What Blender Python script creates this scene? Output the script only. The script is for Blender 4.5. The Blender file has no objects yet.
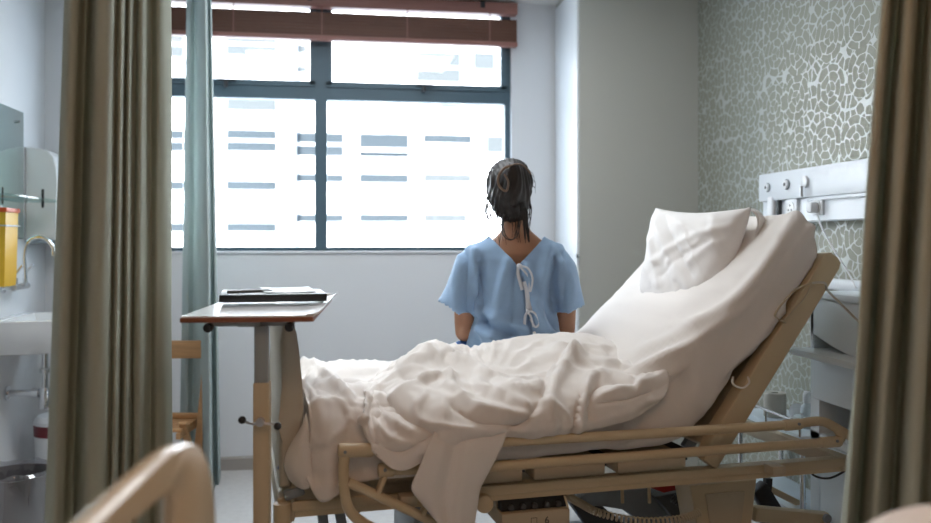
import bpy, bmesh, math, random
import numpy as np
from mathutils import Vector, Matrix, noise
random.seed(7); np.random.seed(7)
S = bpy.context.scene
COL = S.collection
# ------------------------------------------------------------------ camera model (metres; eye 1.35 m above the floor)
H = 1.35; F = 842.0; U0 = 465.5; V0 = 240.5
YAW = math.radians(8.64); CA, SA = math.cos(YAW), math.sin(YAW)
def ray(u, v): r = (u-U0)/F; return (SA+r*CA, CA-r*SA, -(v-V0)/F)
def W(u, v, z): r = ray(u, v); return Vector((r[0]*z, r[1]*z, H+r[2]*z))
def on_x(u, v, X): r = ray(u, v); t = X/r[0]; return Vector((X, r[1]*t, H+r[2]*t))
def on_y(u, v, Y): r = ray(u, v); t = Y/r[1]; return Vector((r[0]*t, Y, H+r[2]*t))
def plan(u, z): p = W(u, V0, z); return (p.x, p.y)
# bed frame of reference: t along the bed (foot to head), w across it (away from us), h up
TH = math.radians(15.1); BC, BS = math.cos(TH), math.sin(TH)
BZ = 2.43; BX = -.2025*BZ
BROT = TH-YAW
_o = W(U0+BX/BZ*F, V0, BZ); BED0 = Vector((_o.x, _o.y, 0))
def bp(u, v, w):
    r = (u-U0)/F; t = (r*(BZ+w*BC)-BX+w*BS)/(BC-r*BS); Z = BZ+t*BS+w*BC
    return Vector((t, w, H-(v-V0)/F*Z))
def bed_px(a):          # (n,3) bed-local -> pixel coordinates, used to lay folds where the cloth has them
    X = BX+a[:, 0]*BC-a[:, 1]*BS; Z = BZ+a[:, 0]*BS+a[:, 1]*BC
    return np.stack([U0+F*X/Z, V0-F*(a[:, 2]-H)/Z], 1)
# ------------------------------------------------------------------ materials
def lin(c):
    c = c/255.0
    return c/12.92 if c <= .04045 else ((c+.055)/1.055)**2.4
def rgb(h): return tuple(lin(int(h[i:i+2], 16)) for i in (1, 3, 5))+(1,)
def mat(name, col, rough=.6, metal=0, bump=0, bscale=60, var=0, vscale=4, spec=.5, sheen=0, trans=0, coat=0, stretch=None, alpha=1, sss=0):
    m = bpy.data.materials.new(name); m.use_nodes = True
    nt = m.node_tree; b = nt.nodes['Principled BSDF']
    if isinstance(col, str): col = rgb(col)
    b.inputs['Base Color'].default_value = col; b.inputs['Roughness'].default_value = rough
    b.inputs['Metallic'].default_value = metal; b.inputs['Specular IOR Level'].default_value = spec
    b.inputs['Transmission Weight'].default_value = trans; b.inputs['Coat Weight'].default_value = coat
    b.inputs['Alpha'].default_value = alpha; b.inputs['Sheen Weight'].default_value = sheen
    if sss: b.inputs['Subsurface Weight'].default_value = sss; b.inputs['Subsurface Radius'].default_value = (.02, .008, .004)
    tc = nt.nodes.new('ShaderNodeTexCoord'); vec = tc.outputs['Object']
    if stretch:
        mp = nt.nodes.new('ShaderNodeMapping'); mp.inputs['Scale'].default_value = stretch
        nt.links.new(vec, mp.inputs['Vector']); vec = mp.outputs['Vector']
    if bump:
        n = nt.nodes.new('ShaderNodeTexNoise'); n.inputs['Scale'].default_value = bscale; n.inputs['Detail'].default_value = 4
        nt.links.new(vec, n.inputs['Vector'])
        bu = nt.nodes.new('ShaderNodeBump'); bu.inputs['Strength'].default_value = bump; bu.inputs['Distance'].default_value = .01
        nt.links.new(n.outputs['Fac'], bu.inputs['Height']); nt.links.new(bu.outputs['Normal'], b.inputs['Normal'])
    if var:
        n = nt.nodes.new('ShaderNodeTexNoise'); n.inputs['Scale'].default_value = vscale; n.inputs['Detail'].default_value = 5
        nt.links.new(vec, n.inputs['Vector'])
        r = nt.nodes.new('ShaderNodeValToRGB'); r.color_ramp.elements[0].position = .3; r.color_ramp.elements[1].position = .7
        r.color_ramp.elements[0].color = tuple(x*(1-var) for x in col[:3])+(1,)
        r.color_ramp.elements[1].color = tuple(min(1, x*(1+var)) for x in col[:3])+(1,)
        nt.links.new(n.outputs['Fac'], r.inputs['Fac']); nt.links.new(r.outputs['Color'], b.inputs['Base Color'])
    return m
def pane_mat(name, tint, gloss=.08):
    m = bpy.data.materials.new(name); m.use_nodes = True; nt = m.node_tree; nt.nodes.clear()
    o = nt.nodes.new('ShaderNodeOutputMaterial'); t = nt.nodes.new('ShaderNodeBsdfTransparent'); g = nt.nodes.new('ShaderNodeBsdfGlossy')
    t.inputs['Color'].default_value = tint; g.inputs['Roughness'].default_value = .03
    mx = nt.nodes.new('ShaderNodeMixShader'); mx.inputs['Fac'].default_value = gloss
    nt.links.new(t.outputs[0], mx.inputs[1]); nt.links.new(g.outputs[0], mx.inputs[2]); nt.links.new(mx.outputs[0], o.inputs['Surface'])
    return m
M = {}
M['wall'] = mat('wall paint', (.72, .735, .755, 1), .7, bump=.03, bscale=180)
M['ceil'] = mat('ceiling paint', (.78, .78, .77, 1), .8)
M['closet'] = mat('closet paint', (.50, .50, .455, 1), .55, bump=.02, bscale=150)
M['door'] = mat('white lacquer', (.78, .80, .82, 1), .35)
M['floor'] = mat('vinyl floor', (.62, .60, .58, 1), .22, var=.05, vscale=30)
M['skirt'] = mat('skirting vinyl', (.36, .33, .30, 1), .5)
M['wframe'] = mat('window frame', '#4b626e', .45)
M['sill'] = mat('sill paint', (.82, .83, .85, 1), .4)
M['glass'] = pane_mat('clear pane', (.97, .985, 1, 1), .05)
M['shelfglass'] = pane_mat('shelf glass', (.80, .90, .90, 1), .18)
M['blind'] = mat('blind wood', '#65402f', .5, var=.22, vscale=6, stretch=(1, 30, 60))
M['blindrail'] = mat('blind rail', '#94665c', .45, var=.08, vscale=6, stretch=(1, 20, 20))
M['black'] = mat('black plastic', (.012, .012, .014, 1), .4)
def cloth_mat(name, col, tr):
    m = mat(name, col, .9, bump=.12, bscale=420, spec=.1); nt = m.node_tree; b = nt.nodes['Principled BSDF']; o = nt.nodes['Material Output']
    t = nt.nodes.new('ShaderNodeBsdfTranslucent'); t.inputs['Color'].default_value = col; x = nt.nodes.new('ShaderNodeMixShader'); x.inputs['Fac'].default_value = tr
    nt.links.new(b.outputs[0], x.inputs[1]); nt.links.new(t.outputs[0], x.inputs[2]); nt.links.new(x.outputs[0], o.inputs['Surface']); return m
M['curtain'] = cloth_mat('curtain cloth', (.48, .50, .42, 1), .30)
M['curtainw'] = cloth_mat('window curtain cloth', (.55, .615, .60, 1), .40)
M['sheet'] = mat('bed linen', (.76, .715, .675, 1), .85, bump=.05, bscale=700, sheen=.1)
M['pillow'] = mat('pillow cotton', (.80, .775, .755, 1), .85, bump=.05, bscale=700, sheen=.1)
M['cream'] = mat('cream enamel', (.56, .45, .29, 1), .38, var=.03)
M['creamd'] = mat('cream plastic', (.50, .42, .30, 1), .5, var=.03)
M['board'] = mat('footboard plastic', (.52, .47, .38, 1), .45, bump=.03, bscale=300)
M['fore'] = mat('bed end plastic', (.60, .50, .35, 1), .22)
M['steel'] = mat('steel', (.55, .56, .58, 1), .3, metal=1)
M['chrome'] = mat('chrome', (.75, .77, .8, 1), .1, metal=1)
M['grey'] = mat('grey metal', (.22, .25, .27, 1), .45)
M['darkgrey'] = mat('dark grey plastic', (.06, .065, .07, 1), .5)
M['blue'] = mat('blue plastic', (.06, .12, .30, 1), .4)
M['red'] = mat('red plastic', (.30, .015, .012, 1), .4)
M['gown'] = mat('gown cotton', (.27, .41, .60, 1), .85, bump=.06, bscale=600, sheen=.15, var=.04, vscale=25)
M['trouser'] = mat('blue cotton', (.04, .14, .42, 1), .8)
M['tie'] = mat('tie ribbon', (.62, .65, .70, 1), .8)
M['skin'] = mat('skin', (.42, .215, .125, 1), .5, var=.05, vscale=20, sss=.15)
M['hair'] = mat('hair', (.013, .009, .008, 1), .5, var=.5, vscale=12, stretch=(30, 30, 3))
M['hairlight'] = mat('hair brown', (.16, .10, .065, 1), .4)
M['eye'] = mat('eye white', (.75, .72, .7, 1), .3)
M['lip'] = mat('lip', (.36, .12, .10, 1), .5)
M['tablewhite'] = mat('white laminate', (.78, .78, .78, 1), .18)
M['tableedge'] = mat('brown table edge', (.25, .085, .04, 1), .4, var=.15, vscale=20)
M['tablegrey'] = mat('grey table steel', (.30, .34, .35, 1), .4)
M['paper'] = mat('paper', (.80, .84, .88, 1), .6)
M['wood'] = mat('beech wood', (.52, .29, .13, 1), .5, var=.12, vscale=8, stretch=(1, 12, 12))
M['ceramic'] = mat('ceramic', (.82, .83, .83, 1), .12, coat=.4)
M['mirror'] = mat('mirror', (.66, .84, .84, 1), .03, metal=1)
M['dispenser'] = mat('dispenser plastic', (.66, .67, .66, 1), .3)
M['yellow'] = mat('yellow plastic', (.80, .47, .02, 1), .35)
M['orange'] = mat('orange lid plastic', (.75, .10, .02, 1), .35)
M['whiteplastic'] = mat('white plastic', (.76, .78, .80, 1), .35)
M['panel'] = mat('white panel', (.72, .76, .80, 1), .35)
M['bin'] = mat('grey bin plastic', (.17, .16, .16, 1), .45)
M['liner'] = pane_mat('clear bin liner', (.86, .86, .88, 1), .16)
M['maroon'] = mat('maroon plastic', (.16, .012, .02, 1), .4)
M['locker'] = mat('pale blue grey plastic', (.76, .85, .91, 1), .35)
M['bottle'] = mat('pale bottle', (.55, .62, .66, 1), .3)
M['roll'] = mat('paper roll', (.55, .52, .46, 1), .7)
M['facade'] = mat('facade render', (.80, .80, .80, 1), .9)
M['facwin'] = mat('facade glass', (.036, .044, .050, 1), .9, spec=.02)
M['facwin2'] = mat('facade pale glass', (.066, .072, .074, 1), .9, spec=.02)
M['lamp'] = mat('lamp diffuser', (.9, .9, .9, 1), .5)
def wallpaper():
    m = bpy.data.materials.new('rose wallpaper'); m.use_nodes = True; nt = m.node_tree; N = nt.nodes; L = nt.links
    b = N['Principled BSDF']
    tc = N.new('ShaderNodeTexCoord'); sx = N.new('ShaderNodeSeparateXYZ'); L.new(tc.outputs['Object'], sx.inputs[0])
    cx = N.new('ShaderNodeCombineXYZ'); L.new(sx.outputs['Y'], cx.inputs['X']); L.new(sx.outputs['Z'], cx.inputs['Y'])
    def mth(op, a, bb=None, c=None):
        n = N.new('ShaderNodeMath'); n.operation = op
        for i, x in enumerate((a, bb, c)):
            if x is None: continue
            if isinstance(x, (int, float)): n.inputs[i].default_value = x
            else: L.new(x, n.inputs[i])
        return n.outputs[0]
    sc = 4.6
    nz = N.new('ShaderNodeTexNoise'); nz.inputs['Scale'].default_value = 22; L.new(cx.outputs[0], nz.inputs['Vector'])
    vs = N.new('ShaderNodeVectorMath'); vs.operation = 'SUBTRACT'; L.new(nz.outputs['Color'], vs.inputs[0]); vs.inputs[1].default_value = (.5, .5, .5)
    vm = N.new('ShaderNodeVectorMath'); vm.operation = 'SCALE'; L.new(vs.outputs[0], vm.inputs[0]); vm.inputs['Scale'].default_value = .022
    va = N.new('ShaderNodeVectorMath'); va.operation = 'ADD'; L.new(cx.outputs[0], va.inputs[0]); L.new(vm.outputs[0], va.inputs[1])
    v1 = N.new('ShaderNodeTexVoronoi'); v1.voronoi_dimensions = '2D'; v1.inputs['Scale'].default_value = sc; v1.inputs['Randomness'].default_value = .28
    L.new(va.outputs[0], v1.inputs['Vector'])
    # vector from the middle of the nearest rose (the position output is in texture space)
    vp = N.new('ShaderNodeVectorMath'); vp.operation = 'SUBTRACT'; L.new(va.outputs[0], vp.inputs[0]); L.new(v1.outputs['Position'], vp.inputs[1])
    sp = N.new('ShaderNodeSeparateXYZ'); L.new(vp.outputs[0], sp.inputs[0])
    r = mth('MULTIPLY', v1.outputs['Distance'], 1.0)
    ang = mth('ARCTAN2', sp.outputs['Y'], sp.outputs['X'])
    cs = N.new('ShaderNodeSeparateColor'); L.new(v1.outputs['Color'], cs.inputs[0])
    ang = mth('ADD', ang, mth('MULTIPLY', cs.outputs[0], 6.28))
    rr = mth('MULTIPLY', r, 6.2)                 # rings of 1/7 cell
    ring = mth('FLOOR', rr)
    fr = mth('FRACT', rr)
    npet = mth('ADD', mth('MULTIPLY', ring, 2), 3)
    pa = mth('ADD', mth('DIVIDE', mth('MULTIPLY', ang, npet), 6.2832), mth('MULTIPLY', ring, .37))
    fa = mth('FRACT', mth('ADD', pa, 40))
    sq = lambda x: mth('SUBTRACT', 1, mth('POWER', mth('ABSOLUTE', mth('SUBTRACT', mth('MULTIPLY', x, 2), 1)), 3.5))
    rose = mth('GREATER_THAN', mth('MULTIPLY', sq(fr), sq(fa)), .30)      # rounded petals
    inside = mth('LESS_THAN', r, 3.0/6.2+.004)
    v2 = N.new('ShaderNodeTexVoronoi'); v2.voronoi_dimensions = '2D'; v2.feature = 'DISTANCE_TO_EDGE'; v2.inputs['Scale'].default_value = sc*4.6
    L.new(va.outputs[0], v2.inputs['Vector'])
    v3 = N.new('ShaderNodeTexVoronoi'); v3.voronoi_dimensions = '2D'; v3.inputs['Scale'].default_value = sc*4.6; L.new(va.outputs[0], v3.inputs['Vector'])
    peb = mth('MULTIPLY', mth('GREATER_THAN', v2.outputs['Distance'], .085), mth('LESS_THAN', v3.outputs['Distance'], .60))
    mask = mth('ADD', mth('MULTIPLY', inside, rose), mth('MULTIPLY', mth('SUBTRACT', 1, inside), peb))
    mx = N.new('ShaderNodeMix'); mx.data_type = 'RGBA'; L.new(mask, mx.inputs[0])
    mx.inputs[6].default_value = (.45, .475, .455, 1); mx.inputs[7].default_value = (.285, .29, .235, 1)
    L.new(mx.outputs[2], b.inputs['Base Color'])
    rg = mth('ADD', mth('MULTIPLY', mask, .25), .38); L.new(rg, b.inputs['Roughness'])
    mt = mth('MULTIPLY', mth('SUBTRACT', 1, mask), .18); L.new(mt, b.inputs['Metallic'])
    return m
M['wallpaper'] = wallpaper()
# ------------------------------------------------------------------ mesh helpers
class MB:
    def __init__(s): s.bm = bmesh.new()
    def box(s, lo, hi, bev=0, rot=None, org=None, seg=2):
        g = bmesh.ops.create_cube(s.bm, size=1); vs = g['verts']
        lo = Vector(lo); hi = Vector(hi); c = (lo+hi)/2; d = hi-lo
        for v in vs: v.co = Vector((v.co.x*d.x, v.co.y*d.y, v.co.z*d.z))+c
        if bev:
            es = list({e for v in vs for e in v.link_edges})
            bmesh.ops.bevel(s.bm, geom=es, offset=min(bev, min(d)*.45), segments=seg, profile=.5, affect='EDGES')
        return s
    def obox(s, p0, p1, wy, wz, up=Vector((0, 0, 1)), bev=0):     # bar from p0 to p1 with a rectangular section
        p0 = Vector(p0); p1 = Vector(p1); d = p1-p0; L = d.length; x = d.normalized()
        y = up.cross(x); y.normalize(); z = x.cross(y)
        t = MB(); t.box((0, -wy/2, -wz/2), (L, wy/2, wz/2), bev)
        R = Matrix((x, y, z)).transposed().to_4x4(); R.translation = p0
        s.add(t, R); return s
    def add(s, o, mtx=None):
        if mtx is not None: bmesh.ops.transform(o.bm, matrix=mtx, verts=o.bm.verts)
        me = bpy.data.meshes.new('x'); o.bm.to_mesh(me); s.bm.from_mesh(me); bpy.data.meshes.remove(me); o.bm.free()
        return s
    def rings(s, rs, cap=True, closed=True):
        n = len(rs[0]); prev = None; first = None
        for r in rs:
            cur = [s.bm.verts.new(p) for p in r]
            if prev:
                for i in range(n if closed else n-1):
                    s.bm.faces.new((prev[i], prev[(i+1) % n], cur[(i+1) % n], cur[i]))
            else: first = cur
            prev = cur
        if cap and closed: s.bm.faces.new(first[::-1]); s.bm.faces.new(prev)
        return s
    def cyl(s, p0, p1, r0, r1=None, n=20, bev=0):
        p0 = Vector(p0); p1 = Vector(p1); r1 = r0 if r1 is None else r1
        d = (p1-p0).normalized(); a = d.orthogonal().normalized(); b = d.cross(a)
        def ring(p, r): return [p+(a*math.cos(k*2*math.pi/n)+b*math.sin(k*2*math.pi/n))*r for k in range(n)]
        if bev:
            rs = [ring(p0, r0-bev), ring(p0+d*bev*.3, r0-bev*.3), ring(p0+d*bev, r0), ring(p1-d*bev, r1), ring(p1-d*bev*.3, r1-bev*.3), ring(p1, r1-bev)]
        else: rs = [ring(p0, r0), ring(p1, r1)]
        return s.rings(rs)
    def tube(s, pts, r, n=10, flat=1.0, sub=6, smooth=True, taper=None):
        P = catmull(pts, sub) if smooth and len(pts) > 2 else [Vector(p) for p in pts]
        rs = []; a = None
        for i, p in enumerate(P):
            d = (P[min(i+1, len(P)-1)]-P[max(i-1, 0)]).normalized()
            if a is None: a = d.orthogonal().normalized()
            a = (a-d*a.dot(d)).normalized(); b = d.cross(a)
            q = r if taper is None else r*(taper[0]+(taper[1]-taper[0])*i/(len(P)-1))
            rs.append([p+a*math.cos(k*2*math.pi/n)*q+b*math.sin(k*2*math.pi/n)*q*flat for k in range(n)])
        return s.rings(rs)
    def lathe(s, prof, org=(0, 0, 0), n=28, axis='Z'):
        o = Vector(org); rs = []
        for r, z in prof:
            rg = []
            for k in range(n):
                c, q = math.cos(k*2*math.pi/n)*max(r, 1e-4), math.sin(k*2*math.pi/n)*max(r, 1e-4)
                rg.append(o+(Vector((c, q, z)) if axis == 'Z' else Vector((z, c, q)) if axis == 'X' else Vector((c, z, q))))
            rs.append(rg)
        return s.rings(rs)
    def ball(s, c, r, n=16, rot=None):
        r = r if isinstance(r, (tuple, list)) else (r, r, r)
        g = bmesh.ops.create_uvsphere(s.bm, u_segments=n, v_segments=max(6, n//2+2), radius=1)
        for v in g['verts']:
            p = Vector((v.co.x*r[0], v.co.y*r[1], v.co.z*r[2]))
            if rot: p = rot @ p
            v.co = p+Vector(c)
        return s
    def prism(s, poly, axis, lo, hi, bev=0, seg=3):       # poly of 2D points extruded along an axis
        def mk(p, k):
            return Vector((k, p[0], p[1])) if axis == 'X' else Vector((p[0], k, p[1])) if axis == 'Y' else Vector((p[0], p[1], k))
        t = MB(); a = [t.bm.verts.new(mk(p, lo)) for p in poly]; b = [t.bm.verts.new(mk(p, hi)) for p in poly]; n = len(poly)
        f1 = t.bm.faces.new(a[::-1]); f2 = t.bm.faces.new(b)
        for i in range(n): t.bm.faces.new((a[i], a[(i+1) % n], b[(i+1) % n], b[i]))
        if bev:
            es = list(set(f1.edges) | set(f2.edges))
            bmesh.ops.bevel(t.bm, geom=es, offset=bev, segments=seg, profile=.5, affect='EDGES')
        return s.add(t)
    def grid(s, A):                                        # A (n,m,3)
        n, m = A.shape[:2]
        V = [[s.bm.verts.new(A[i, j]) for j in range(m)] for i in range(n)]
        for i in range(n-1):
            for j in range(m-1): s.bm.faces.new((V[i][j], V[i+1][j], V[i+1][j+1], V[i][j+1]))
        return s
    def build(s, name, m, parent=None, smooth=True, angle=40, solid=0, off=-1):
        bmesh.ops.recalc_face_normals(s.bm, faces=s.bm.faces) if not solid else None
        me = bpy.data.meshes.new(name); s.bm.to_mesh(me); s.bm.free()
        me.materials.append(M[m] if isinstance(m, str) else m)
        o = bpy.data.objects.new(name, me); COL.objects.link(o)
        if parent: o.parent = parent
        if smooth:
            me.shade_smooth()
            try: me.set_sharp_from_angle(angle=math.radians(angle))
            except Exception: pass
        if solid:
            md = o.modifiers.new('thickness', 'SOLIDIFY'); md.thickness = solid; md.offset = off
        return o
def catmull(pts, sub=6):
    P = [Vector(p) for p in pts]; out = []
    Q = [P[0]*2-P[1]]+P+[P[-1]*2-P[-2]]
    for i in range(1, len(Q)-2):
        for k in range(sub):
            t = k/sub; a, b, c, d = Q[i-1], Q[i], Q[i+1], Q[i+2]
            out.append(.5*((2*b)+(c-a)*t+(2*a-5*b+4*c-d)*t*t+(3*b-a-3*c+d)*t**3))
    out.append(P[-1]); return out
def catgrid(C, su, sv):                                    # control net (n,m,3) -> dense surface
    C = np.array(C, float)
    def up(A, s):
        A = np.concatenate([2*A[:1]-A[1:2], A, 2*A[-1:]-A[-2:-1]]); o = []
        for i in range(1, len(A)-2):
            a, b, c, d = A[i-1], A[i], A[i+1], A[i+2]
            for k in range(s):
                t = k/s; o.append(.5*((2*b)+(c-a)*t+(2*a-5*b+4*c-d)*t*t+(3*b-a-3*c+d)*t**3))
        o.append(A[-2]); return np.array(o)
    A = up(C, su); return up(A.transpose(1, 0, 2), sv).transpose(1, 0, 2)
def gnormals(A):
    du = np.gradient(A, axis=0); dv = np.gradient(A, axis=1); n = np.cross(du, dv)
    return n/(np.linalg.norm(n, axis=2, keepdims=True)+1e-9)
def seg_dist(P, poly):
    best = np.full(len(P), 1e9); side = np.zeros(len(P))
    for (x0, y0), (x1, y1) in zip(poly[:-1], poly[1:]):
        d = np.array([x1-x0, y1-y0], float); L = d@d+1e-9
        t = np.clip(((P-[x0, y0])@d)/L, 0, 1); q = P-(np.array([x0, y0])+t[:, None]*d)
        r = np.hypot(q[:, 0], q[:, 1]); cr = d[0]*q[:, 1]-d[1]*q[:, 0]
        s = r < best; best = np.where(s, r, best); side = np.where(s, np.sign(cr), side)
    return best, side
def strokes(P, ss):                                        # folds: (kind, points, width, height)
    out = np.zeros(len(P))
    for kind, poly, w, h in ss:
        pl = [tuple(p)[:2] for p in catmull([(a, b, 0) for a, b in poly], 5)] if len(poly) > 2 else poly
        d, sd = seg_dist(P, pl)
        if kind == 'r': out += h*np.exp(-(d/w)**2)         # soft ridge
        elif kind == 't': out += h*np.exp(-np.sqrt((d/w)**2+.02)*1.1)    # tented fold
        elif kind == 'v': out -= h*np.exp(-d/w)            # sharp crease
        elif kind == 's': out += h*np.where(sd > 0, np.exp(-(d/w)**2), np.exp(-(d/(w*.25))**2))   # step: steep on one side
        elif kind == 'S': out += h*np.where(sd < 0, np.exp(-(d/w)**2), np.exp(-(d/(w*.25))**2))
    return out
def nz(P, sc, seed=0, ridged=False):
    o = np.empty(len(P))
    for i, p in enumerate(P):
        x = noise.noise(Vector((p[0]*sc[0]+seed, p[1]*sc[1]+seed*.7, p[2]*sc[2])))
        o[i] = (1-abs(x)*2) if ridged else x
    return o
def wrinkle(P, ang, L, Wd, seed):          # long irregular creases running at an angle in the t-w plane
    ca_, sa_ = math.cos(ang), math.sin(ang); o = np.empty(len(P))
    for i, p in enumerate(P):
        a = p[0]*ca_+(p[1]-p[2])*sa_; b_ = -p[0]*sa_+(p[1]-p[2])*ca_
        wv = noise.noise(Vector((p[0]*3+seed, p[1]*3, p[2]*3)))*.10
        q = noise.noise(Vector(((a)/L+seed, (b_+wv)/Wd, seed*1.3))); q2 = noise.noise(Vector((p[0]*4, p[1]*4+seed, p[2]*4)))
        o[i] = max(0, 1-abs(q)*3.2)**1.5*max(0, .35+q2)
    return o
def tag(o, label=None, cat=None, group=None, kind=None):
    if label: o['label'] = label
    if cat: o['category'] = cat
    if group: o['group'] = group
    if kind: o['kind'] = kind
    return o
def empty(name, loc, rz=0, label=None, cat=None, group=None):
    o = bpy.data.objects.new(name, None); COL.objects.link(o); o.location = loc; o.rotation_euler = (0, 0, rz); o.empty_display_size = .1
    return tag(o, label, cat, group)
def struct(o): o['kind'] = 'structure'; return o
def remesh(mb, vox, smooth=2):
    me = bpy.data.meshes.new('tmp'); bmesh.ops.recalc_face_normals(mb.bm, faces=mb.bm.faces); mb.bm.to_mesh(me); mb.bm.free()
    o = bpy.data.objects.new('tmp', me); COL.objects.link(o)
    md = o.modifiers.new('r', 'REMESH'); md.mode = 'VOXEL'; md.voxel_size = vox
    if smooth:
        sm = o.modifiers.new('s', 'SMOOTH'); sm.factor = .5; sm.iterations = smooth
    dg = bpy.context.evaluated_depsgraph_get(); ev = o.evaluated_get(dg)
    m2 = bpy.data.meshes.new_from_object(ev); bpy.data.objects.remove(o); bpy.data.meshes.remove(me)
    r = MB(); r.bm.from_mesh(m2); bpy.data.meshes.remove(m2); return r
# ------------------------------------------------------------------ the room
YB = 5.109; XL = -1.65; XR = 2.048; CX = 1.347; CY = 4.583; ZC = 2.815; YF = -2.2
YW = YB+.07
wr = on_y(511.5, 240, YB).x; wl = -1.20
wb = on_y(320, 251, YB).z; wt = 2.795
def solidbox(name, lo, hi, m, **k): return struct(MB().box(lo, hi).build(name, m, smooth=False))
solidbox('floor', (XL-.2, YF-.2, -.1), (XR+.2, YB+.3, 0), 'floor')
solidbox('ceiling', (XL-.2, YF-.2, ZC), (XR+.2, YB+.3, ZC+.12), 'ceil')
solidbox('wall_left', (XL-.15, YF, 0), (XL, YB+.25, ZC), 'wall')
solidbox('wall_right', (XR, YF, 0), (XR+.15, YB+.25, ZC), 'wallpaper')
solidbox('wall_front', (XL-.15, YF-.15, 0), (XR+.15, YF, ZC), 'wall')
b = MB(); b.box((XL, YB, 0), (wl, YB+.25, ZC)); b.box((wr, YB, 0), (XR, YB+.25, ZC)); b.box((wl, YB, 0), (wr, YB+.25, wb)); b.box((wl, YB, wt), (wr, YB+.25, ZC))
struct(b.build('wall_back', 'wall', smooth=False))
solidbox('wall_closet', (CX, CY, 0), (XR, YB, ZC), 'closet')
b = MB(); b.prism([(YB-.0, .0), (YB-.016, .0), (YB-.016, .066), (YB-.009, .078), (YB, .078)], 'X', XL, CX)
struct(b.build('baseboard_back', 'skirt', smooth=False))
# closet door on the window-facing side
dr = MB().box((CX-.014, CY+.012, .02), (CX-.0005, YB-.03, ZC-.03), .004).build('door_1', 'door'); struct(dr)
hp = on_x(573, 268, CX-.02)
b = MB(); b.cyl((CX-.014, hp.y, hp.z), (CX-.055, hp.y, hp.z), .009); b.cyl((CX-.052, hp.y-.01, hp.z), (CX-.052, hp.y+.11, hp.z), .008); b.cyl((CX-.014, hp.y, hp.z), (CX-.020, hp.y, hp.z), .022)
b.build('door_handle', 'steel', dr)
lk = on_x(577, 256, CX-.02)
MB().cyl((CX-.013, lk.y, lk.z), (CX-.022, lk.y, lk.z), .011).build('lock', 'grey', dr)
# window: frame, opening lights, panes, handles, sill
wroot = empty('window_1', ((wl+wr)/2, YW, wb)); struct(wroot)
def wx(u, v=240): return on_y(u, v, YW).x-(wl+wr)/2
def wz(v, u=320): return on_y(u, v, YW).z-wb
L_, R_ = wl-(wl+wr)/2, wr-(wl+wr)/2
zt = wt-wb
m0, m1 = wx(315.2), wx(327); t0, t1 = wz(100.5), wz(86)
b = MB()
b.box((L_, -.03, 0), (L_+.05, .04, zt)); b.box((R_-.034, -.03, 0), (R_, .04, zt)); b.box((L_, -.03, 0), (R_, .04, .024)); b.box((L_, -.03, zt-.02), (R_, .04, zt))
b.box((m0, -.036, 0), (m1, .04, zt)); b.box((L_, -.033, t0), (R_, .04, t1))
b.build('window_frame', 'wframe', wroot, smooth=False)
for x0, x1 in ((L_+.04, m0), (m1, R_-.03)):
    b = MB(); q = .030; z0, z1 = t1, zt-.015
    b.box((x0, -.045, z0), (x0+q, .02, z1)); b.box((x1-q, -.045, z0), (x1, .02, z1)); b.box((x0, -.045, z0-.012), (x1, .02, z0+.02)); b.box((x0, -.045, z1-q), (x1, .02, z1))
    sash = b.build('opening_sash', 'wframe', wroot, smooth=False)
    MB().box((x0+q-.004, -.006, z0+.015), (x1-q+.004, 0, z1-q+.004)).build('pane', 'glass', sash, smooth=False)
    MB().box((x0-.005, .0, .02), (x1+.005, .006, t0+.005)).build('pane', 'glass', wroot, smooth=False)
    hx = wx(227) if x0 < 0 and x0 < m0 else wx(423)
    b = MB(); b.box((hx-.045, -.075, z0+.004), (hx+.06, -.062, z0+.016), .003); b.box((hx-.012, -.075, z0-.03), (hx+.01, -.045, z0+.012), .003)
    b.build('window_handle', 'darkgrey', sash)
b = MB().box((L_-.02, -.085, -.012), (R_+.02, -.03, .0), .002); b.build('window_sill', 'sill', wroot)
# venetian blind
bl_z = lambda v, u: on_y(u, v, YB-.045).z
xr_ = on_y(516.8, 30, YB-.045).x; xl_ = wl-.06
z_hb = bl_z(15, 505); z_st = bl_z(20.5, 505); z_sb = bl_z(42.5, 505); z_rb = bl_z(47, 505)
blind = empty('venetian_blind', ((xl_+xr_)/2, YB-.045, z_rb), 0, 'red-brown wooden venetian blind pulled up at the top of the window', 'blind')
hw = (xr_-xl_)/2
MB().box((-hw, -.03, z_hb-z_rb), (hw, .044, z_hb-z_rb+.07), .004).build('head_rail', 'blindrail', blind)
b = MB(); n = 14; zz0, zz1 = z_sb-z_rb, z_st-z_rb
for k in range(n):
    a = zz0+(zz1-zz0)*k/n; b.box((-hw+.005, -.027+.002*(k % 2), a), (hw-.005, .024, a+(zz1-zz0)/n*.86))
b.build('slat_stack', 'blind', blind, smooth=False)
MB().box((-hw, -.029, 0), (hw, .026, zz0-.001), .004).build('bottom_rail', 'blindrail', blind)
for u in (234, 322, 407, 489):
    x = on_y(u, 30, YB-.045).x-(xl_+xr_)/2
    b = MB(); b.box((x-.003, -.031, -.004), (x+.003, -.0285, z_hb-z_rb+.01)); b.ball((x, -.030, .004), .006, 8)
    b.build('ladder_cord', 'blindrail', blind)
for u in (310, 482):
    x = on_y(u, 10, YB-.045).x-(xl_+xr_)/2
    MB().box((x-.014, -.033, z_hb-z_rb+.03), (x+.014, -.026, z_hb-z_rb+.072)).build('bracket', 'black', blind)
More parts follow.
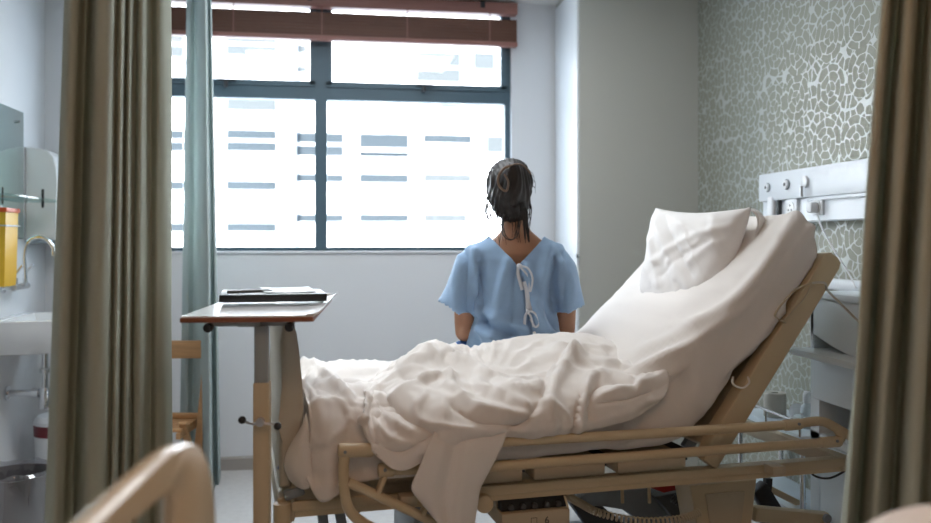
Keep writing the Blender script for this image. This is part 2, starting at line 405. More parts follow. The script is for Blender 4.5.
# ------------------------------------------------------------------ outside: pale block across the street
YO = 52.0
bu = empty('building', (0, YO, -8), 0, 'sunlit white multi-storey building across the street outside the window', 'building')
def opx(u, v): p = on_y(u, v, YO); return p.x, p.z+8
xa = opx(294, 100)[0]
MB().box((-50, 0, 0), (60, 6, 40)).build('facade', 'facade', bu, smooth=False)
MB().box((-50, -.9, 0), (xa, -.0005, 40)).build('facade_wing', 'facade', bu, smooth=False)
wins = [(229, 277, 38, 58, 1), (229, 277, 100, 112, 1), (229, 277, 133, 152, 0), (229, 277, 183, 190, 0), (229, 277, 224, 231, 0),
        (170, 186, 36, 60, 1), (170, 186, 133, 152, 0), (170, 186, 183, 190, 0), (170, 186, 224, 231, 0),
        (297, 343, 134, 155, 0), (297, 343, 175, 181, 0), (297, 343, 215, 221, 0), (298, 306, 46, 72, 1),
        (360, 408, 135, 147, 0), (360, 408, 150, 156, 0), (360, 408, 175, 182, 0), (360, 408, 215, 221, 0),
        (424, 471, 136, 142, 0), (424, 471, 175, 181, 1), (424, 466, 215, 221, 1), (487, 503, 137, 152, 1), (417, 460, 54, 81, 1), (474, 494, 54, 69, 1),
        (440, 458, 103, 107, 1), (474, 485, 103, 107, 1)]
for u0, u1, v0, v1, pale in wins:
    (x0, zb), (x1, ztp) = opx(u0-1, v1+1.6), opx(u1+1, v0-1.2); yy = -.9 if u1 < 294 else 0
    f = MB().box((x0, yy-.03, zb), (x1, yy-.0008, ztp)).build('window', 'facwin2' if pale else 'facwin', bu, smooth=False)
    b = MB(); nm = max(1, int((x1-x0)/2.9) if pale else 1)
    for k in range(1, nm): xx = x0+(x1-x0)*k/nm; b.box((xx-.025, yy-.05, zb), (xx+.025, yy-.032, ztp))
    MB().box((x0-.1, yy-.22, zb-.16), (x1+.1, yy-.032, zb-.0)).build('window_ledge', 'facade', f, smooth=False)
    if ztp-zb > 1.25: b.box((x0, yy-.06, zb+(ztp-zb)*.48), (x1, yy-.031, zb+(ztp-zb)*.48+.09))
    if len(b.bm.verts): b.build('window_bars', 'facade', f, smooth=False)
# ------------------------------------------------------------------ curtains
def curtain(name, top, bot, z0, z1, m, label, sub=7, rows=26, ease=1.0, lift=None, group=None, deep=.6):
    zm_ = [np.polyval(np.polyfit(range(len(top)), [z for _, z in top], 2), i) for i in range(len(top))]
    top = [(u, a+(z-a)*deep) for (u, z), a in zip(top, zm_)]; bot = [(u, a+(z-a)*deep) for (u, z), a in zip(bot, zm_)]
    T = catmull([(*plan(u, z), 0) for u, z in top], sub); B = catmull([(*plan(u, z), 0) for u, z in bot], sub)
    A = np.zeros((len(T), rows, 3))
    for i in range(len(T)):
        for j in range(rows):
            f = j/(rows-1); g = f**ease; p = T[i].lerp(B[i], g)
            w = .006*noise.noise(Vector((i*.12, f*4, 3.1)))*math.sin(math.pi*f)
            zl = z0+(lift(i/(len(T)-1)) if lift else 0)
            A[i, j] = (p.x+w, p.y-w, z1+(zl-z1)*f)
    o = MB().grid(A).build(name, m, solid=.004, off=0, angle=180)
    return tag(o, label, 'curtain', group)
pts = [(65, 2.02), (66, 1.95), (72, 1.90), (78, 1.93), (82, 2.02), (88, 2.05), (92, 1.98), (98, 1.92), (107, 1.92), (112, 1.97), (114, 2.06), (117, 2.09), (119, 2.05), (121, 2.05), (123, 2.15), (126, 2.18), (128, 2.13), (130, 2.14),
       (132, 2.26), (136, 2.29), (138, 2.23), (142, 2.23), (145, 2.36), (151, 2.41), (156, 2.36), (162, 2.37), (167, 2.45), (169, 2.55), (168, 2.7)]
bt = [(u-30*(1-(u-65)/104)+4*((u-65)/104), z) for u, z in pts]; pts = [(u+14*(1-(u-65)/104), z) for u, z in pts]
curtain('curtain', pts, bt, .03, ZC-.02, 'curtain', 'long green-beige privacy curtain hanging in folds at the left, beside the sink')
pts = [(884, 1.75), (882, 1.66), (884, 1.58), (889, 1.62), (892, 1.78), (896, 1.82), (899, 1.66), (903, 1.56), (909, 1.55), (914, 1.66), (916, 1.76), (920, 1.78), (923, 1.62), (928, 1.52), (936, 1.52), (940, 1.64), (946, 1.7), (952, 1.55), (962, 1.5), (980, 1.52), (990, 1.6)]
bt = [(u-68*max(.2, 1-(u-884)/150), z) for u, z in pts]; pts = [(u+38, z) for u, z in pts]
curtain('curtain', pts, bt, .03, ZC-.02, 'curtain', 'olive green privacy curtain hanging at the right, in front of the bed head', deep=.45)
pts = [(187, 4.75), (188, 4.62), (191, 4.55), (195, 4.58), (199, 4.55), (200, 4.42), (203, 4.2), (205, 4.12), (206.5, 4.2), (207, 4.32), (208.5, 4.34), (209.5, 4.22), (210.5, 4.3)]
bt = [(180, 4.75), (181, 4.62), (186, 4.56), (193, 4.6), (200, 4.56), (203, 4.42), (206, 4.2), (210, 4.1), (212.5, 4.15), (213, 4.3), (216, 4.34), (218.5, 4.24), (220.5, 4.3)]
curtain('curtain', pts, bt, .06, ZC-.02, 'curtainw', 'narrow pale blue-grey curtain gathered in front of the window, behind the wooden chair', deep=1, lift=lambda f: .18*max(0, f-.75)*2)
# ------------------------------------------------------------------ left wall: mirror, shelf, dispenser, sink, tap, bins
def at_wall(u): r = ray(u, 240); return r[1]*XL/r[0]
ym = at_wall(22.3); zm = on_x(22.3, 112.6, XL).z
b = MB().box((XL+.001, ym-.75, 1.36), (XL+.007, ym, zm), .001)
mir = tag(b.build('mirror', 'mirror'), 'frameless wall mirror above the sink', 'mirror')
MB().cyl((XL+.007, ym-.06, zm-.055), (XL+.011, ym-.06, zm-.055), .009).build('screw', 'chrome', mir)
zc = 4.46                                                  # camera depth of the dispenser's near side
dp0, dp1 = W(24, 240, zc), W(55, 240, zc)
yd = ym+.03; dw = .165
zb_, zt_ = 1.355, 1.36+.495
poly = [(XL+.001, zb_), (XL+dw*.93, zb_), (XL+dw*.98, zb_+.03), (XL+dw*.96, zb_+.20), (XL+dw*1.0, zb_+.30), (XL+dw*.99, zb_+.38), (XL+dw*.9, zb_+.44), (XL+dw*.72, zb_+.475), (XL+dw*.4, zb_+.49), (XL+.001, zb_+.495)]
dis = empty('paper_towel_dispenser', (0, 0, 0), 0, 'pale grey paper towel dispenser on the wall beside the mirror', 'dispenser')
MB().prism(poly, 'Y', yd, yd+.30, .012).build('housing', 'dispenser', dis)
MB().box((XL+dw*.52, yd-.004, zb_+.17), (XL+dw*.60, yd+.002, zb_+.27), .003).build('level_window', 'black', dis)
MB().box((XL+.002, yd+.0, zb_-.022), (XL+dw*.95, yd+.3, zb_-.002), .004).build('tray', 'grey', dis)
sh0 = W(52, 200, 4.25); b = MB()
b.box((XL+.002, ym-.80, sh0.z-.006), (sh0.x, ym-.05, sh0.z+.004), .002)
tag(b.build('glass_shelf', 'shelfglass'), 'thin glass shelf on the left wall below the mirror', 'shelf')
# sharps box in its wire holder
sx = W(7, 240, 3.95).x; sy = W(7, 240, 3.95).y
sz0, sz1 = W(10, 287, 3.95).z, W(10, 212, 3.95).z
shp = empty('sharps_container', (sx-.11, sy+.09, sz0), 0, 'yellow sharps container with an orange lid beside the mirror, over the sink', 'container')
MB().rings([[Vector((x*k, y*k, z)) for x, y in ((-.1, -.08), (.1, -.08), (.1, .08), (-.1, .08))] for k, z in ((.9, 0), (.93, .02), (1.0, sz1-sz0))]).build('tub', 'yellow', shp, smooth=False)
b = MB(); b.box((-.107, -.087, sz1-sz0), (.107, .087, sz1-sz0+.022), .005); b.build('lid', 'orange', shp)
b = MB(); b.rings([[Vector((-.03+x*k, y*k, z)) for x, y in ((-.07, -.06), (.07, -.06), (.07, .06), (-.07, .06))] for k, z in ((1, sz1-sz0+.022), (.95, sz1-sz0+.035), (.6, sz1-sz0+.045), (.5, sz1-sz0+.052))])
b.build('drop_flap', 'whiteplastic', shp)
b = MB(); b.box((-.09, -.0825, (sz1-sz0)*.45), (.02, -.080, (sz1-sz0)*.80)); lb = b.build('warning_label', 'red', shp, smooth=False)
MB().box((-.085, -.0837, (sz1-sz0)*.47), (.015, -.0826, (sz1-sz0)*.56)).build('label_strip', 'paper', lb, smooth=False)
b = MB(); zz = (sz1-sz0)*.82; xw = XL-(sx-.11)+.010; q = .104; b.tube([(xw, -.092, zz), (q, -.092, zz), (q, .092, zz), (xw, .092, zz)], .0035, smooth=False); b.build('wire_holder', 'steel', shp)
# wash basin: rounded bowl against the wall, with waste trap
by = at_wall(6); bz = 1.35-84.5/F*3.83
sink = empty('wash_basin', (XL, by, bz), 0, 'white ceramic wash basin on the left wall under the tap', 'sink')
def dring(k, z, ix=0):                                     # plan outline of the basin: straight at the wall, round in front
    o = []
    for i in range(40):
        a = -math.pi/2+math.pi*i/39
        o.append(Vector((.001+ix+max(0, (.44*k-ix))*max(0., math.cos(a))**.55, .27*k*math.sin(a), z)))
    return o
rs = [dring(.62, -.175), dring(.80, -.165), dring(.95, -.11), dring(.985, -.03), dring(1, -.004), dring(.985, 0), dring(.90, 0, .05), dring(.87, -.02, .06), dring(.75, -.1, .08), dring(.45, -.125, .12)]
MB().rings(rs).build('bowl', 'ceramic', sink)
b = MB(); cxx = .185; b.lathe([(.032, -.185), (.034, -.172), (.03, -.17)], (cxx, 0, 0)); b.lathe([(.016, -.40), (.016, -.185)], (cxx, 0, 0)); b.lathe([(.026, -.285), (.027, -.265), (.02, -.26)], (cxx, 0, 0))
b.lathe([(.018, -.47), (.03, -.46), (.031, -.375), (.024, -.36)], (cxx, 0, 0)); b.cyl((cxx-.02, 0, -.385), (.005, 0, -.385), .017); b.cyl((.002, 0, -.385), (.012, 0, -.385), .036); b.cyl((cxx-.06, 0, -.385), (cxx-.03, 0, -.385), .025)
b.build('waste_trap', 'chrome', sink)
# wall tap with swan-neck spout
ty = by+.02
tz = W(8, 287, 4.2).z
tap = empty('wall_tap', (XL, ty, tz), 0, 'chrome wall-mounted tap with a curved spout above the basin', 'tap')
b = MB()
for s in (-.07, .07): b.cyl((0.001, s, 0), (.012, s, 0), .03); b.cyl((.01, s, 0), (.06, s, 0), .014)
b.cyl((.06, -.09, 0), (.06, .09, 0), .018); b.build('body', 'chrome', tap)
k = .0050
b = MB(); b.tube([(.075, 0, 0), (.085, 0, .05), (.08, 0, .16), (.10, 0, .225), (.145, 0, .25), (.19, 0, .235), (.215, 0, .20), (.22, 0, .175)], .010, 12); b.cyl((.22, 0, .18), (.221, 0, .155), .013); b.build('spout', 'chrome', tap)
for s in (-.07, .07):
    b = MB(); b.cyl((.06, s, 0), (.06, s, .045), .013); b.obox((.05, s, .05), (.10, s-.01, .11), .014, .010, bev=.003); b.build('lever', 'chrome', tap)
# pedal bin and lined bin
pbx = W(49, 240, 4.45)
pb = empty('pedal_bin', (max(pbx.x, XL+.20), pbx.y, 0), 0, 'white bin with a dark red band standing against the wall below the basin', 'bin')
hb = W(49, 418, 4.42).z
b = MB(); b.lathe([(.11, 0), (.115, .01), (.125, hb-.09), (.12, hb-.09)]); b.build('body', 'whiteplastic', pb)
b = MB(); b.lathe([(.128, hb-.088), (.13, hb-.03), (.125, hb-.03)]); b.build('band', 'maroon', pb)
b = MB(); b.lathe([(.132, hb-.029), (.132, hb-.012), (.11, hb+.012), (.02, hb+.02)]); b.build('lid', 'whiteplastic', pb)
wbp = W(16, 240, 3.5)
hb = .385; wbin = empty('waste_bin', (wbp.x, wbp.y, 0), 0, 'grey waste bin with a clear plastic liner folded over its rim', 'bin')
b = MB(); b.lathe([(.12, 0), (.125, .005), (.15, hb), (.144, hb), (.12, .02), (.0, .018)]); b.build('tub', 'bin', wbin)
rs = []
for kk, (r, z) in enumerate([(.156, hb-.19), (.158, hb-.10), (.157, hb-.03), (.157, hb+.012), (.147, hb+.02), (.138, hb-.05), (.13, hb-.2)]):
    rs.append([Vector(((r+.007*noise.noise(Vector((i*.5, kk*.8, 1))))*math.cos(i*2*math.pi/48), (r+.007*noise.noise(Vector((i*.5, kk*.8, 4))))*math.sin(i*2*math.pi/48), z+.018*noise.noise(Vector((i*.35, kk, 9))))) for i in range(48)])
b = MB(); b.rings(rs, cap=False); b.build('liner', 'liner', wbin)
# ------------------------------------------------------------------ wooden chair behind the curtain
chz = 4.38
def cw(u, v, z=chz): return W(u, v, z)
p = cw(186, 440); ch = empty('wooden_chair', (p.x, p.y, 0), -.14, 'slatted wooden folding chair half hidden by the gathered window curtain', 'chair')
sc_ = F/chz
xR, xL = .055, -.33; hs = H-(420-V0)/F*chz; hbk = H-(343-V0)/F*chz
for x in (xL, xR):
    MB().obox((x, -.06, 0), (x+(.03 if x > 0 else .0), .13, hbk+.01), .026, .042, up=Vector((1, 0, 0)), bev=.004).build('back_post', 'wood', ch)
    MB().obox((x-.03*(x > 0), .18, 0), (x-.02*(x > 0), -.16, hs+.02), .022, .036, up=Vector((1, 0, 0)), bev=.004).build('leg', 'wood', ch)
MB().box((xL-.01, .10, hbk-.095), (xR+.04, .122, hbk), .006).build('backrest', 'wood', ch)
b = MB()
for k in range(7): y = -.20+k*.052; b.box((xL+.015, y, hs-.02), (xR-.015, y+.04, hs-.004), .004)
b.box((xL+.015, -.22, hs-.05), (xL+.035, .17, hs-.021)); b.box((xR-.035, -.22, hs-.05), (xR-.015, .17, hs-.021))
b.build('seat', 'wood', ch)
MB().box((xL, .035, hs-.001), (xR, .06, hs+.028), .004).build('rear_rail', 'wood', ch)
MB().box((xL, .0, .14), (xR, .02, .17), .004).build('stretcher', 'wood', ch)
# ------------------------------------------------------------------ overbed table
TZ = 2.20; tyaw = math.radians(5.4)-YAW                       # its long side runs away from us
o = W(247, V0, TZ); zt_ = H-75.5/F*TZ
tb = empty('overbed_table', (o.x, o.y, 0), tyaw, 'overbed table with brown-edged white top on a single post beside the footboard', 'table')
hw = 65/F*TZ; ln = .77
b = MB()
prof = [(-hw, zt_-.004), (-hw, zt_), (hw*.80, zt_), (hw*.95, zt_+.002), (hw+.012, zt_+.008), (hw+.02, zt_+.014), (hw+.021, zt_+.010), (hw+.012, zt_+.002), (hw, zt_-.004)]
b.prism(prof, 'Y', .004, ln-.004); b.build('table_top', 'tablewhite', tb, smooth=False)
b = MB(); b.box((-hw-.002, 0, zt_-.017), (hw+.002, ln, zt_-.0042), .003); b.build('edge_board', 'tableedge', tb)
b = MB(); b.box((hw*.9, 0.004, zt_-.002), (hw+.001, ln-.004, zt_+.004)); b.box((-hw, ln-.016, zt_), (hw, ln-.004, zt_+.012), .003); b.build('lip', 'tablewhite', tb)
b = MB(); b.box((-hw*.62, .05, zt_-.032), (hw*.68, .08, zt_-.0175), .002); b.box((-hw*.62, ln-.12, zt_-.032), (hw*.68, ln-.09, zt_-.0175), .002); b.box((-.03, .03, zt_-.032), (.03, ln-.08, zt_-.0172), .002)
b.build('underframe', 'tablegrey', tb)
for x in (-hw*.63, hw*.62):
    MB().cyl((x, .03, zt_-.034), (x, .055, zt_-.034), .0125, bev=.003).build('knob', 'black', tb)
cxm = 12/F*TZ; zj = H-(384-V0)/F*(TZ+.02)
MB().box((cxm-.019, .035, zj-.15), (cxm+.017, .07, zt_-.030), .003).build('upper_post', 'tablegrey', tb)
MB().box((cxm-.021, .03, .08), (cxm+.021, .076, zj), .003).build('lower_post', 'cream', tb)
zk = H-(422-V0)/F*(TZ+.02)
ck = MB().tube([(cxm-.045, .02, zk+.004), (cxm-.02, .012, zk-.004), (cxm, .012, zk), (cxm+.02, .012, zk-.004), (cxm+.042, .02, zk-.008)], .0035, 8); ck.cyl((cxm, .033, zk), (cxm, .008, zk), .011)
ck = ck.build('height_lever', 'steel', tb)
for x, z in ((-.047, .006), (.045, -.012)): MB().ball((cxm+x, .018, zk+z), .0105, 14).build('lever_knob', 'black', ck)
b = MB(); b.box((cxm-.025, -.02, .05), (cxm+.025, .75, .085), .006); b.box((-.22, .70, .05), (.22, .75, .085), .006); b.box((-.2, -.03, .05), (.2, .02, .085), .006); b.build('base', 'cream', tb)
for x, y in ((-.18, 0), (.18, 0), (-.2, .725), (.2, .725)): MB().cyl((x-.012, y, .027), (x+.012, y, .027), .027).build('castor', 'darkgrey', tb)
# on the table: binder, sheet of paper, pen
def tp(u, v, z):                                          # pixel -> point on the table top
    t = (H-z)*F/(v-V0); return W(u, v, t)
R = Matrix.Rotation(-tyaw, 3, 'Z')
def tl(u, v, z): q = R @ (tp(u, v, z)-Vector((o.x, o.y, 0))); return q
zb0 = zt_+.004
a = tl(219, 307.5, zt_); bq = tl(327, 305.5, zt_)
fw = Vector((bq.x-a.x, bq.y-a.y, 0)); wx_ = min(fw.length, .345); fw.normalize(); ac = math.atan2(fw.y, fw.x)
bw = Matrix.Rotation(tyaw, 3, 'Z') @ Vector((a.x, a.y, 0))+Vector((o.x, o.y, 0))
bd = empty('ring_binder', (bw.x, bw.y, zt_+.0135), tyaw+ac, 'black ring binder lying flat on the overbed table', 'binder')
b = MB(); b.box((0, 0, 0), (wx_, .29, .003), .001); b.box((0, 0, .019), (wx_, .29, .022), .001); b.box((0, 0, 0), (wx_, .004, .022), .001); b.build('cover', 'black', bd)
MB().box((.01, .005, .0032), (wx_-.01, .285, .0188)).build('pages', 'darkgrey', bd, smooth=False)
pc = empty('paper_sheet', tuple(bd.location+Matrix.Rotation(tyaw+ac, 3, 'Z') @ Vector((.13, .06, .0222))), tyaw+ac+.06, 'pale printed sheet lying on the black binder', 'paper')
A = np.array([[(x*.16, y*.21, .0008+.010*(x-.5)**2+.004*y*y) for y in np.linspace(0, 1, 10)] for x in np.linspace(0, 1, 10)]); MB().grid(A).build('page', 'paper', pc, solid=.0006, off=1)
pn = MB(); pn.cyl((0, 0, .005), (.13, .0, .005), .0045, n=10); pn.cyl((.13, 0, .005), (.142, 0, .005), .004, .001, n=10); pn = pn.build('pen', 'grey'); pn.location = bd.location+Matrix.Rotation(tyaw+ac, 3, 'Z') @ Vector((.02, .10, .0215)); pn.rotation_euler = (0, 0, tyaw+ac+.3)
tag(pn, 'dark pen lying on the binder beside the paper sheet', 'pen')
#@@BED
# ------------------------------------------------------------------ the hospital bed
bed = empty('hospital_bed', BED0, BROT, 'cream hospital bed with raised backrest and lowered side rail in the middle of the room', 'bed')
BW = .90
def bt_(u, v=470, w=0): return bp(u, v, w).x
fp = [(-.034, 1.107), (-.027, 1.118), (-.015, 1.121), (-.003, 1.108), (.004, 1.085), (.011, 1.036), (.020, .94), (.026, .857), (.020, .799), (-.004, .755), (-.012, .70), (-.012, .64), (-.045, .64), (-.046, .771), (-.036, .811), (-.037, .93), (-.043, 1.058)]
MB().prism(fp, 'Y', -.005, BW+.005, .012).build('footboard', 'board', bed, angle=60)
# chassis frame: two long beams, cross beams, deck
TE = 1.90
for w0 in (0, BW-.045):
    b = MB(); b.box((-.02, w0, .567), (TE, w0+.045, .596), .004); b.box((-.02, w0+.008, .548), (TE, w0+.012+.02, .567)); b.build('side_beam', 'cream', bed)
b = MB(); b.box((-.05, .0, .535), (.0, BW, .612), .008); b.build('cross_beam', 'creamd', bed); MB().box((TE-.04, 0, .55), (TE, BW, .60), .006).build('cross_beam', 'creamd', bed)
b = MB(); b.box((.0, .012, .55), (.36, .05, .635), .004); b.build('foot_beam', 'creamd', bed)
pn_ = [(.02, .42), (.43, bt_(524)), (bt_(534), bt_(607)), (bt_(618), bt_(688))]
for i, (a, c) in enumerate(pn_):
    MB().box((a+.005, .012, .598), (c, BW-.012, .645), .006).build('deck_panel', 'creamd', bed)
MB().box((.03, .10, .602), (1.32, BW-.10, .640)).build('deck_gap_shade', 'darkgrey', bed)  # dark board added under the panels so the gaps between them look shaded
p = Vector((1.39, 0, .615)); q = Vector((1.868, 0, 1.275)); d = (q-p).normalized(); nrm = Vector((-d.z, 0, d.x))
def bk(s, k): r = p+d*s+nrm*k; return (r.x, r.z)
Lb = (q-p).length
for w0 in (.0, BW-.06):
    MB().prism([bk(-.03, 0), bk(Lb-.03, 0), bk(Lb-.008, .008), bk(Lb, .03), bk(Lb-.002, .06), bk(Lb-.02, .078), bk(.06, .078), bk(-.03, .06)], 'Y', w0, w0+.06, .006).build('backrest_rail', 'cream', bed)
MB().prism([bk(.02, .02), bk(Lb-.005, .02), bk(Lb-.005, .06), bk(.02, .06)], 'Y', .055, BW-.055, .004).build('backrest_board', 'creamd', bed)
for w0 in (.25, .6): MB().obox((1.40, w0, .60), (1.62, w0, .90), .03, .04, bev=.004).build('backrest_strut', 'grey', bed)
# near side rail, folded down
ra = .0155
def B(u, v, w=-.06): return bp(u, v, w)
rail = MB(); rail.tube([B(350, 451), B(430, 447), B(505, 441.5), B(660, 433), B(797, 424.3)], ra, 14)
rail.tube([B(795, 424.4), B(812, 421.5), B(824, 421.8), B(838, 429), B(856, 439), B(885, 452)], ra, 14)
rail = rail.build('side_rail', 'cream', bed)
b = MB(); b.tube([B(345, 453), B(343.5, 470), B(345, 495), B(350, 511), B(362, 522), B(380, 531), B(420, 545)], ra, 14); b.build('rail_end_tube', 'cream', bed)
b = MB(); b.tube([B(348, 482), B(385, 499), B(440, 525), B(500, 553)], ra*.9, 12); b.build('rail_link_tube', 'cream', bed)
b = MB(); b.tube([B(380, 470), B(478, 467.5), B(540, 463), B(700, 451.5), B(838, 441.5)], ra, 14); b.tube([B(836, 441.5), B(841, 437), B(838, 430)], ra, 12); b.build('lower_rail', 'cream', bed)
for (u0, v0), (u1, v1), r in (((338, 450.5), (373, 450), .0205), ((378, 470.5), (394, 469.5), .0205), ((783, 425.3), (801, 424), .0185), ((820, 442.7), (840, 441.3), .0185)):
    MB().cyl(B(u0, v0), B(u1, v1), r, bev=.006).build('rail_joint', 'cream', rail)
for (u0, v0), (u1, v1) in (((386, 472), (376, 496)), ((434, 488), (421, 516))):
    MB().obox(B(u0, v0, -.055), B(u1, v1, -.055), .014, .034, up=Vector((0, 1, 0)), bev=.003).build('rail_strut', 'cream', bed)
for t in (.30, 1.55): MB().box((t, -.05, .57), (t+.05, .005, .60), .004).build('rail_bracket', 'creamd', bed)
for (u, v) in ((345, 452), (385, 470), (799, 424), (837, 441)):
    c = B(u, v, -.078); MB().cyl(c, c+Vector((0, -.004, 0)), .005, n=10).build('bolt', 'grey', rail)
# corner socket, clip, stub tube
c = B(282, 503, -.01); b = MB(); b.lathe([(.018, 0), (.0245, 0), (.0245, -.001), (.0245, -.16), (.02, -.16), (.018, -.02)], (c.x, c.y, c.z)); b.build('corner_socket', 'cream', bed)
b = MB(); b.obox(B(284, 496, .0), B(304, 489, .0), .03, .028, bev=.006); b.build('mattress_clip', 'grey', bed)
b = MB(); b.cyl(B(293, 493, .01), B(303, 470, .01), .017); b.build('clip_post', 'creamd', bed)
c = B(485, 505, -.03); b = MB(); b.cyl(c, c+Vector((.02, .20, 0)), .027, bev=.005); b.build('stub_tube', 'cream', bed)
# control drawer with the handwritten 6
x0, x1 = bt_(502), bt_(570); cb = MB(); hz0, hz1 = .458, .546
cb.box((x0, .0, hz0), (x1, .30, hz0+.048), .004); cb.box((x0, .06, hz0+.047), (x1, .30, hz1), .002); cb = cb.build('control_box', 'creamd', bed)
MB().box((x0+.004, .02, hz0+.049), (x1-.004, .0595, hz1-.002), .002).build('switch_bank', 'black', cb)
for k in range(5):
    xx = x0+(x1-x0)*(.15+.175*k); MB().cyl((xx, .021, hz0+.062), (xx, .008, hz0+.062), .009, n=12).build('switch', 'darkgrey', cb)
MB().obox((x1-.006, .0, hz0+.05), (x1-.016, .005, hz1), .006, .006).build('box_stay', 'cream', cb)
fc = bpy.data.curves.new('f', 'FONT'); fc.body = '6'; fc.size = .032; fc.extrude = .0004
fo = bpy.data.objects.new('f', fc); COL.objects.link(fo); dg = bpy.context.evaluated_depsgraph_get(); me = bpy.data.meshes.new_from_object(fo.evaluated_get(dg)); bpy.data.objects.remove(fo)
me.transform(Matrix.Translation((bt_(544.5), -.0008, hz0+.008)) @ Matrix.Rotation(math.radians(90), 4, 'X') @ Matrix.Shear('XY', 4, (.15, 0))); me.materials.clear(); me.materials.append(M['darkgrey'])
no = bpy.data.objects.new('number', me); COL.objects.link(no); no.parent = cb
b = MB(); xx = bt_(531)
for q_ in ((0, 0, .020, .0015), (0, .02, .020, .0215), (0, 0, .0015, .0215), (.0185, 0, .020, .0215)): b.box((xx+q_[0], -.0008, hz0+.008+q_[1]), (xx+q_[2], .0002, hz0+.008+q_[3]))
b.build('tick_box', 'darkgrey', cb, smooth=False)
# lifting columns, chassis and castors
w_ = .14
def poly_px(pts, w): return [(bp(u, v, w).x, bp(u, v, w).z) for u, v in pts]
pl = poly_px([(690, 486), (757, 479), (752, 523), (700, 523)], w_); pl = [pl[0], pl[1], (pl[2][0]-.02, .20), (pl[3][0]+.02, .20)]
MB().prism(pl, 'Y', w_, w_+.12, .006).build('lift_column', 'cream', bed)
b = MB(); pl2 = poly_px([(705, 494), (744, 491), (741, 523), (710, 523)], w_); b.prism([pl2[0], pl2[1], (pl2[2][0]-.015, .25), (pl2[3][0]+.015, .25)], 'Y', w_-.006, w_+.002); b.build('column_cover', 'creamd', bed)
MB().box((.40, .25, .20), (.55, .62, .56), .01).build('lift_column', 'grey', bed)
b = MB(); b.box((.25, .14, .14), (1.75, .19, .20), .006); b.box((.25, .70, .14), (1.75, .75, .20), .006); b.box((.25, .14, .14), (.31, .75, .20), .006); b.box((1.69, .14, .14), (1.75, .75, .20), .006); b.build('chassis', 'grey', bed)
for x in (.28, 1.72):
    for w in (.16, .73):
        f = MB(); f.cyl((x-.014, w, .065), (x+.014, w, .065), .065, bev=.008); f.box((x-.02, w-.02, .075), (x+.02, w+.02, .142), .004); f.build('castor', 'darkgrey', bed)
b = MB(); b.obox(B(752, 513, .22), B(832, 520, .22), .05, .055, bev=.012); b.build('lift_arm', 'cream', bed)
c = B(826, 518, .19); MB().cyl(c, c+Vector((0, -.012, 0)), .016, n=16).build('pivot_pin', 'grey', bed)
b = MB(); b.obox(B(766, 487, .5), B(846, 527, .5), .02, .026, bev=.004); b.build('diagonal_stay', 'cream', bed)
b = MB(); b.obox(B(768, 478, .45), B(764, 523, .45), .02, .03); b.obox(B(757, 486, .42), B(778, 520, .42), .05, .07, bev=.01); b.build('actuator', 'black', bed)
pl = poly_px([(586, 492), (648, 488), (662, 500), (668, 516), (640, 522), (624, 508), (590, 506), (578, 500)], .55); MB().prism(pl, 'Y', .55, .70, .006).build('motor_cover', 'grey', bed)
pl = poly_px([(566, 497), (586, 490), (600, 506), (625, 523), (590, 530)], .60); MB().prism(pl, 'Y', .60, .66, .006).build('motor_bracket', 'darkgrey', bed)
pl = poly_px([(640, 484), (690, 478), (688, 488), (664, 493)], .35); MB().prism(pl, 'Y', .35, .42, .004).build('release_handle', 'red', bed)
for u in (622, 649): MB().cyl(B(u, 486, .2), B(u+.5, 503, .2), .006, n=10).build('guide_pin', 'cream', bed)
pl = poly_px([(655, 497), (690, 490), (700, 523), (676, 521)], .5); MB().prism(pl, 'Y', .5, .6, .006).build('junction_box', 'darkgrey', bed)
def helix(path, turns, r, wr, name, m, parent):
    P = catmull(path, 24); n = turns*14; pts = []
    for i in range(n+1):
        f = i/n*(len(P)-1); k = min(int(f), len(P)-2); p0 = P[k].lerp(P[k+1], f-k); d = (P[k+1]-P[k]).normalized(); a = d.orthogonal().normalized(); bb = d.cross(a); an = i/14*2*math.pi
        pts.append(p0+a*math.cos(an)*r+bb*math.sin(an)*r)
    return MB().tube(pts, wr, 6, smooth=False).build(name, m, parent)
helix([B(566, 495, .12), B(580, 503, .12), B(600, 513, .12), B(640, 521, .12), B(680, 519, .12), B(700, 512, .12)], 46, .011, .0035, 'coiled_cable', 'creamd', bed)
helix([B(672, 498, .3), B(682, 504, .3), B(690, 503, .3), B(698, 497, .3)], 12, .012, .004, 'coiled_cable', 'black', bed)
MB().tube([B(500, 487, .3), B(540, 497, .3), B(575, 492, .3), B(600, 484, .3)], .005, 8).build('cable', 'black', bed)
MB().tube([B(806, 466, .1), B(815, 476, .1), B(830, 478, .1), B(846, 470, .1), B(852, 463, .1)], .004, 8).build('cable', 'black', bed)
for (u0, u1) in ((321, 324), (337, 343)): MB().obox(B(u0, 500, .5), B(u1, 530, .5), .03, .035, bev=.004).build('pedal_stay', 'grey', bed)
MB().obox(B(353, 514, .35), B(368, 505, .35), .012, .014, bev=.003).build('brake_pedal', 'blue', bed)
MB().obox(B(284, 462, .02), B(280, 470, .02), .02, .02, bev=.004).build('hook', 'blue', bed)
